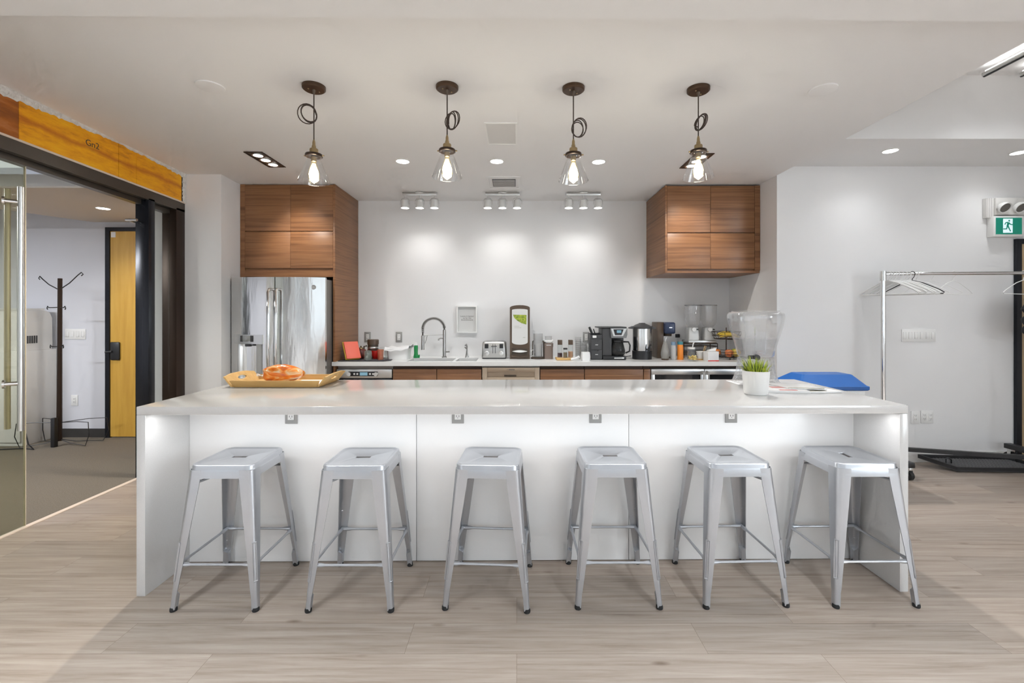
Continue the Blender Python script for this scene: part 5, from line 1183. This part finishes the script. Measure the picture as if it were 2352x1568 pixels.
downlight(2045, 346, 2.734, 'round white downlight in the soffit, nearer the wall cabinet', w=8.)
downlight(2340, 350, 2.734, 'round white downlight in the soffit at the right edge', w=8.)
downlight(237, 478, 2.394, 'round downlight in the beige hall ceiling', w=40., col=(1., .97, .93))
# recessed gimbal boxes
def gimbal(x0, x1, y0, y1, lb):
    t = thing('recessed_spotlight', lb, 'ceiling light', ((x0+x1)/2, (y0+y1)/2, ZC), 'recessed three-lamp boxes by the cabinets'); z = ZC+lift((x0+x1)/2, (y0+y1)/2)
    mb = MB()
    for q in ((x0, x1, y0, y0+.012), (x0, x1, y1-.012, y1), (x0, x0+.012, y0+.0121, y1-.0121), (x1-.012, x1, y0+.0121, y1-.0121)): mb.box(q[0], q[1], q[2], q[3], z-.006, z-.0005)
    mb.build('trim', MT['bronze'], t)
    B(x0+.0125, x1-.0125, y0+.0125, y1-.0125, z-.0025, z-.0006).build('box_floor', MT['brown'], t)
    n = 3; L_ = (y1-y0-.03)/n
    for k in range(n):
        cy = y0+.015+L_*(k+.5); r = min((x1-x0)/2-.016, L_/2-.006)
        MB().lathe([(r*.72, -.004), (r, -.004), (r, -.010), (r*.72, -.008), (r*.72, -.004)], ((x0+x1)/2, cy, z), 28, False).build('lamp_rim', MT['steel_plain'], t)
        MB().lathe([(0, -.0035), (r*.7, -.0035), (r*.7, -.006), (0, -.006)], ((x0+x1)/2, cy, z), 28).build('lamp_face', MT['lens'] if k == 0 else MT['lens_warm'], t)
gimbal(-2.17, -2.02, 3.56, 3.925, 'recessed three-lamp ceiling box in front of the refrigerator cabinet')
gimbal(1.43, 1.58, 3.58, 3.945, 'recessed three-lamp ceiling box partly behind the pendant near the wall cabinet')
WARM = (1., .93, .83)
spot('gimbal_light', (-2.095, 3.84, 2.62), (-2.12, 4.43, 1.93), 30., 66, .9, .03, WARM)
spot('gimbal_light', (1.505, 3.86, 2.62), (1.72, 4.43, 1.98), 30., 66, .9, .03, WARM)
spot('gimbal_light', (-2.095, 3.62, 2.62), (-2.3, 2.3, 0), 115., 112, .7, .03, (1., .92, .80))
spot('gimbal_light', (1.505, 3.64, 2.62), (1.8, 2.2, 0), 105., 112, .7, .03, (1., .975, .94))
# hatch, vent, covers
hz = fx(1112, 3.02); hx1 = fx(1188, 3.02)
hp = thing('ceiling_hatch', 'square white access panel in the ceiling between the middle pendants', 'ceiling panel', ((hz+hx1)/2, 3.2, ZC))
mb = MB()
for q in ((hz, hx1, 3.01, 3.022), (hz, hx1, 3.378, 3.39), (hz, hz+.012, 3.0221, 3.3779), (hx1-.012, hx1, 3.0221, 3.3779)): mb.box(q[0], q[1], q[2], q[3], ZC-.006, ZC-.0005)
mb.build('frame', MT['white'], hp); B(hz+.0122, hx1-.0122, 3.0222, 3.3778, ZC-.003, ZC-.0006).build('panel', mat('hatch_paint', (.66, .655, .645), .8), hp)
va, vb = fx(1133, 4.38), fx(1183, 4.38)
vt = thing('ceiling_vent', 'grey slotted air vent above the middle spot bar', 'vent', ((va+vb)/2, 4.38, ZC))
mb = MB(); oa, ob = fx(1119, 4.35), fx(1196, 4.35)
for q in ((oa, ob, 4.18, 4.20), (oa, ob, 4.54, 4.56), (oa, oa+.02, 4.2001, 4.5399), (ob-.02, ob, 4.2001, 4.5399)): mb.box(q[0], q[1], q[2], q[3], ZC-.005, ZC-.0005)
mb.build('surround', MT['ceiling'], vt)
mb = MB()
for k in range(9): mb.box(va, vb, 4.28+k*.025, 4.293+k*.025, ZC-.010, ZC-.0005)
mb.build('slats', mat('vent_grey', (.42, .41, .40), .6), vt); B(va-.005, vb+.005, 4.27, 4.505, ZC-.004, ZC-.0006).build('duct', MT['charcoal'], vt)
for px, py, lb in ((483, 198, 'flat round white cover on the ceiling left of the pendants'), (1890, 205, 'flat round white cover on the ceiling right of the pendants')):
    Y = (ZC-CAMZ)*F/(723-py); X_ = fx(px, Y); z = ZC+lift(X_, Y)
    MBx = MB().lathe([(0, -.006), (.06, -.006), (.072, -.004), (.073, .002), (0, .002)], (X_, Y, z-.0025), 40)
    solo('ceiling_speaker', MBx, MT['ceiling'], lb, 'ceiling cover', 'round ceiling covers')
for k, x in enumerate((3.52, 3.80)):
    ll = thing('linear_downlight', ('slim linear ceiling light nearer the dropped ceiling, top right', 'slim linear ceiling light farther right, top right')[k], 'ceiling light', (x, 2.4, 3.17), 'linear lights under the high ceiling')
    B(x-.017, x+.017, .2, 3.38, 3.155, 3.182, .003).build('housing', MT['steel_plain'], ll); B(x-.012, x+.012, .22, 3.36, 3.1825, 3.19).build('diffuser', emit('linear_glow_%d' % k, (1., .99, .97), 5.), ll)
    B(x-.007, x+.007, .2, 3.38, 3.150, 3.1545).build('slot', MT['charcoal'], ll)
    area('linear_light_down', (x, 1.8, 3.12), (0, 0, 0), .03, 2.9, 8., (.95, .975, 1.)).data.spread = math.radians(105)
    MB().cyl((x, .6, 3.19), (x, .6, 3.2295), .006).cyl((x, 3.1, 3.19), (x, 3.1, 3.2295), .006).build('hanger_rod', MT['steel_plain'], ll)
# unseen lights added behind the viewer to brighten floor and island front
for k, (x, y) in enumerate(((-1.7, -2.6), (-1.7, .0), (1.3, -2.6), (1.3, .0), (4.2, .1))):
    ll = thing('linear_downlight', 'unseen linear light added behind the viewer to brighten the floor', 'ceiling light', (x, y, 3.17), 'lights added behind the viewer')
    B(x-.08, x+.08, y-.8, y+.8, 3.15, 3.229).build('housing', MT['white'], ll); B(x-.07, x+.07, y-.78, y+.78, 3.146, 3.1495).build('diffuser', emit('fill_glow_%d' % k, (1., .985, .96), 2.5), ll)
    area('unseen_fill_light', (x, y, 3.13), (0, 0, 0), .14, 1.56, 48., (.85, .925, 1.)).data.spread = math.radians(85)   # narrow spread keeps this added light low, off the high front face
# unseen light added to brighten the hall, hung low to clear the soffit
hl = thing('linear_downlight', 'unseen linear light added under the hall deck to brighten the hall', 'ceiling light', (-5.6, 2.2, 2.49)); B(-6.4, -4.9, 2.1, 2.3, 2.47, 2.53).build('housing', MT['white'], hl)
MB().cyl((-6.2, 2.2, 2.53), (-6.2, 2.2, 2.771), .006).cyl((-5.1, 2.2, 2.53), (-5.1, 2.2, 2.771), .006).build('hanger_rod', MT['steel_plain'], hl)
area('hall_fill_light', (-5.65, 2.2, 2.465), (0, 0, 0), 1.4, .18, 95., (.94, .96, 1.))

# ================================================================== RIGHT SIDE
es = thing('exit_sign', 'green running-man exit sign box on the right wall', 'exit sign', (4.47, 4.1, 2.17))
EX0, EX1, EY = 4.345, 4.612, 4.085
B(EX0, EX1, EY, YW-.001, 2.074, 2.262, .004).build('housing', MT['white'], es)
B(EX0+.010, EX1-.010, EY-.003, EY-.0002, 2.086, 2.250, .001).build('bezel', MT['white'], es)
pn = B(EX0+.015, EX1-.015, EY-.005, EY-.0032, 2.094, 2.244).build('green_panel', MT['green'], es)
def ex(px): return fx(px, 4.08)
def ez(py): return fz(py, 4.08)
B(ex(2303.8), ex(2325.8), EY-.0058, EY-.0051, ez(534.5), ez(502)).build('door_symbol', MT['exitwhite'], pn)
mb = MB(); mb.M = Matrix.Translation((0, EY-.0062, 0)) @ Matrix.Diagonal((1, .06, 1, 1))
def zz(px, py): return (ex(2280+px/19.6), 0, ez(480+py/19.6))
mb.tube([zz(690, 600), zz(700, 660), zz(650, 790)], [.011, .0105, .008], 8)
mb.tube([zz(655, 760), zz(625, 890), zz(470, 895)], [.0065, .0055, .0045], 8); mb.tube([zz(690, 770), zz(740, 880), zz(800, 1000)], [.0065, .0055, .005], 8)
mb.tube([zz(690, 600), zz(590, 610), zz(540, 700)], [.006, .005, .0045], 8); mb.tube([zz(720, 610), zz(800, 690), zz(910, 705)], [.006, .005, .0045], 8)
mb.ball(zz(738, 525), .0085, .0085, .0085, 16, 8)
mb.build('running_man', MT['green'], pn)
el = thing('emergency_light', 'white emergency light unit with two lamp heads above the exit sign', 'emergency light', (4.54, 4.1, 2.35))
B(4.378, 4.74, 4.095, YW-.001, 2.275, 2.43, .006).build('housing', MT['offwhite'], el)
for px in (2310, 2347):
    x = fx(px, 4.05); z = fz(475, 4.05)
    h = MB().lathe([(0, 0), (.038, 0), (.048, .02), (.05, .045), (.046, .045), (.03, .03), (0, .03)], seg=28).build('lamp_head', MT['white'], el)
    M_ = Matrix.Translation((x, 4.085, z+.015)) @ Matrix.Rotation(math.radians(125), 4, 'X')
    h.matrix_parent_inverse = Matrix.Translation(-el.location) @ M_
    l = MB().lathe([(0, .0305), (.03, .0305), (.042, .040), (0, .038)], seg=24).build('lamp_lens', mat('smoked_lens_%d' % px, (.14, .13, .12), .15), h)
solo('conduit_box', MB().box(4.306, 4.374, 4.11, YW-.001, 2.25, 2.43, .003).box(4.311, 4.318, 4.105, 4.1105, 2.25, 2.43).box(4.33, 4.337, 4.105, 4.1105, 2.25, 2.43).box(4.349, 4.356, 4.105, 4.1105, 2.25, 2.43), MT['offwhite'], 'white ribbed conduit box beside the exit sign', 'conduit box')
# rolling garment rack
RX, RY, RZ = 3.235, 3.96, 1.722; RX2, RY2 = 4.50, 3.86
rk = thing('garment_rack', 'chrome rolling garment rack with black wheeled feet by the right wall', 'garment rack', (3.85, 3.9, 0))
MB().cyl((RX, RY, .147), (RX, RY, RZ+.02), .0185, seg=20).build('post', MT['chrome'], rk)
MB().cyl((RX2, RY2, .147), (RX2, RY2, RZ+.02), .0185, seg=20).build('post', MT['chrome'], rk)
MB().cyl((RX, RY, RZ-.06), (RX, RY, RZ+.024), .0225, seg=20).build('corner_fitting', MT['steel_plain'], rk)
MB().cyl((RX+.015, RY-.001, RZ), (RX2-.015, RY2, RZ), .0150, seg=16).build('hanging_rail', MT['chrome'], rk)
for x, y0, y1, zb in ((RX, 3.68, 4.12, .102), (RX2-.03, 3.62, 4.09, .15)):
    B(x-.03, x+.035, y0, y1, zb, zb+.043, .003).build('foot', MT['black'], rk)
    for y in (y0+.02, y1-.03):
        c = MB().box(x-.012, x+.02, y-.02, y+.02, zb-.022, zb-.0005, .002).box(x-.017, x-.013, y-.014, y+.014, zb-.065, zb-.021).box(x+.020, x+.024, y-.014, y+.014, zb-.065, zb-.021).build('caster', MT['steel_plain'], rk)
        r = (zb-.03)/2+.0
        MB().cyl((x-.011, y, r+.001), (x+.018, y, r+.001), r, seg=20).build('wheel', MT['rubber'], c)
mb = MB(); a = Vector((RX+.03, 4.066, .16)); b_ = Vector((RX2-.03, 3.66, .178)); d = (b_-a).normalized(); n = Vector((-d.y, d.x, 0))*.016
mb.hexa([a-n-Vector((0, 0, .017)), b_-n-Vector((0, 0, .017)), b_+n-Vector((0, 0, .017)), a+n-Vector((0, 0, .017)), a-n+Vector((0, 0, .017)), b_-n+Vector((0, 0, .017)), b_+n+Vector((0, 0, .017)), a+n+Vector((0, 0, .017))])
mb.build('lower_rail', MT['black'], rk)
def rail(px):                                   # the rail point seen at that column
    for q in range(400):
        s = q/400; x = RX+(RX2-RX)*s; y = RY+(RY2-RY)*s
        if 1187+x*F/y >= px: return x, y
    return RX2-.05, RY2
def hanger(label, px, yaw, m, w=.21, drop=.115, thick=.0034, grp='clothes hangers on the rack'):
    x, y = rail(px); t = thing('clothes_hanger', label, 'clothes hanger', (x, y, RZ), grp)
    mb = MB(); r = .0195
    hook = [(r*math.cos(a), 0, r*math.sin(a)) for a in [math.radians(200-22*k) for k in range(11)]]+[(.012, 0, -.03), (0, 0, -.045), (0, 0, -.062)]
    hk = MB(); hk.tube(hook, .0028, 6); h = hk.build('hook', m, None)
    h.parent = t
    mb.tube([(0, 0, -.06), (-w*.35, 0, -.085), (-w*.85, 0, -.145), (-w, 0, -.170), (-w*.96, 0, -.18), (0, 0, -.183), (w*.96, 0, -.18), (w, 0, -.170), (w*.85, 0, -.145), (w*.35, 0, -.085), (0, 0, -.06)], thick, 7)
    o = mb.build('frame', m, None); o.parent = t
    t.rotation_euler = (0, 0, math.radians(yaw)); return t
wp = MT['white']
specs = [(2040, 62), (2046, 66), (2053, 58), (2060, 64), (2068, 55), (2077, 60), (2086, 52)]
names = ['first', 'second', 'third', 'fourth', 'fifth', 'sixth', 'seventh']
for k, (px, yw) in enumerate(specs):
    hanger('white plastic hanger, %s from the rack post in the bunched row' % names[k], px, -yw, wp, thick=.0068)
hanger('black hanger in the bunched row of white hangers', 2095, -56, MT['black'], thick=.0042)
hanger('white hanger at the right end of the bunched row', 2104, -48, wp)
hanger('thin white hanger hanging alone, nearer the bunched row', 2140, -20, wp, thick=.0025)
hanger('thin white hanger hanging alone, second from the bunched row', 2190, 12, wp, thick=.0025)
hanger('white hanger at the right edge carrying the black coat', 2351, 8, wp)
cxx, cyy = rail(2351)
ct_ = thing('coat', 'short black padded garment hanging at the right edge of view', 'coat', (cxx+.03, cyy, 1.2))
rows = []
for k in range(13):
    z = RZ-.20-k*.028; t = k/12; w = .10+.05*min(1, t*4)+.016*math.sin(k*1.9); dpt = .06+.015*math.sin(k*1.9+1)
    rows.append([(cxx+.155+w*math.cos(2*PI*q/24)*(1+.05*math.sin(5*q+k)), cyy+dpt*math.sin(2*PI*q/24)*(1+.06*math.sin(3*q+k)), z) for q in range(24)])
MB().loops(rows).build('coat_body', mat('black_quilt', (.012, .012, .014), .6), ct_, 60)
MB().tube([(cxx+.10, cyy, RZ-.2), (cxx+.13, cyy, RZ-.185), (cxx+.16, cyy, RZ-.19)], .012, 8).build('collar', MT['black'], ct_)
# boot tray propped on the rack foot
bt = thing('boot_tray', 'black gridded boot tray on the floor under the garment rack', 'boot tray', (4.2, 3.95, 0))
A_, B_, C_, D_ = Vector((3.80, 3.868, .012)), Vector((4.62, 3.85, .004)), Vector((4.44, 4.05, .052)), Vector((3.625, 4.055, .068))
def tp_(u, v_): return A_.lerp(B_, u).lerp(D_.lerp(C_, u), v_)
up = Vector((0, 0, 1))
def slabq(mb, u0, u1, v0, v1, za, zb): mb.hexa([tp_(u0, v0)+up*za, tp_(u1, v0)+up*za, tp_(u1, v1)+up*za, tp_(u0, v1)+up*za, tp_(u0, v0)+up*zb, tp_(u1, v0)+up*zb, tp_(u1, v1)+up*zb, tp_(u0, v1)+up*zb])
mb = MB(); slabq(mb, 0, 1, 0, 1, 0, .006); mb.build('floor_plate', MT['charcoal'], bt)
mb = MB()
for q in ((0, 1, 0, .05), (0, 1, .95, 1), (0, .02, .05, .95), (.98, 1, .05, .95)): slabq(mb, *q, .0062, .034)
mb.build('rim', MT['black'], bt)
mb = MB()
for k in range(26): slabq(mb, .03+k*.036, .038+k*.036, .06, .94, .0062, .011)
for k in range(9): slabq(mb, .03, .97, .1+k*.095, .13+k*.095, .0062, .010)
mb.build('grid', mat('tray_grid', (.13, .13, .135), .6), bt)
p = tp_(.12, .5)
MB().tube([p+Vector((-.02, 0, .012)), p+Vector((-.02, .0, .05)), p+Vector((.0, .0, .058)), p+Vector((.025, .0, .045)), p+Vector((.028, .0, .012))], .006, 8).build('handle', MT['black'], bt)
# recycling bin
rb = thing('recycling_bin', 'grey recycling bin with sloped blue lid behind the island end', 'bin', (2.38, 3.54, 0))
MB().hexa([(2.18, 3.42, 0), (2.56, 3.42, 0), (2.56, 3.66, 0), (2.18, 3.66, 0), (2.13, 3.385, .795), (2.61, 3.385, .795), (2.61, 3.695, .795), (2.13, 3.695, .795)]).build('body', MT['binbody'], rb)
B(2.118, 2.622, 3.373, 3.707, .70, .792, .006).build('liner_edge', MT['white'], rb)
mb = MB(); mb.loops([[(x+cx, y+cy, z) for x, y in rrect(a, b_, .02, 3)] for cx, cy, a, b_, z in ((2.38, 3.54, .262, .185, .793), (2.38, 3.54, .268, .19, .80), (2.38, 3.54, .268, .19, .822), (2.38, 3.54, .255, .178, .828), (2.405, 3.55, .196, .085, .896), (2.405, 3.55, .19, .08, .899))])
mb.build('lid', MT['blue'], rb, 25)

# ================================================================== CAMERA, WORLD, VIEW
cam = bpy.data.cameras.new('camera'); co_ = bpy.data.objects.new('camera', cam); C.objects.link(co_)
co_.location = (0, 0, CAMZ); co_.rotation_euler = (PI/2, 0, 0)
cam.sensor_width = 36.; cam.lens = 36.*F/2352.; cam.shift_x = (1176-1187)/2352.; cam.shift_y = (723-784)/2352.; cam.clip_start = .02
sc = bpy.context.scene; sc.camera = co_
w = bpy.data.worlds.new('world'); sc.world = w; w.use_nodes = True
w.node_tree.nodes['Background'].inputs[0].default_value = (.85, .92, 1., 1); w.node_tree.nodes['Background'].inputs[1].default_value = .6
sc.view_settings.view_transform = 'Standard'; sc.view_settings.look = 'None'; sc.view_settings.gamma = 1.; sc.view_settings.exposure = .44
cy = sc.cycles
cy.use_denoising = True; cy.use_adaptive_sampling = True; cy.adaptive_threshold = .11; cy.adaptive_min_samples = 12; cy.light_sampling_threshold = .03
cy.max_bounces = 6; cy.diffuse_bounces = 4; cy.glossy_bounces = 3; cy.transmission_bounces = 4; cy.transparent_max_bounces = 14
cy.sample_clamp_indirect = 4.; cy.caustics_reflective = False; cy.caustics_refractive = False
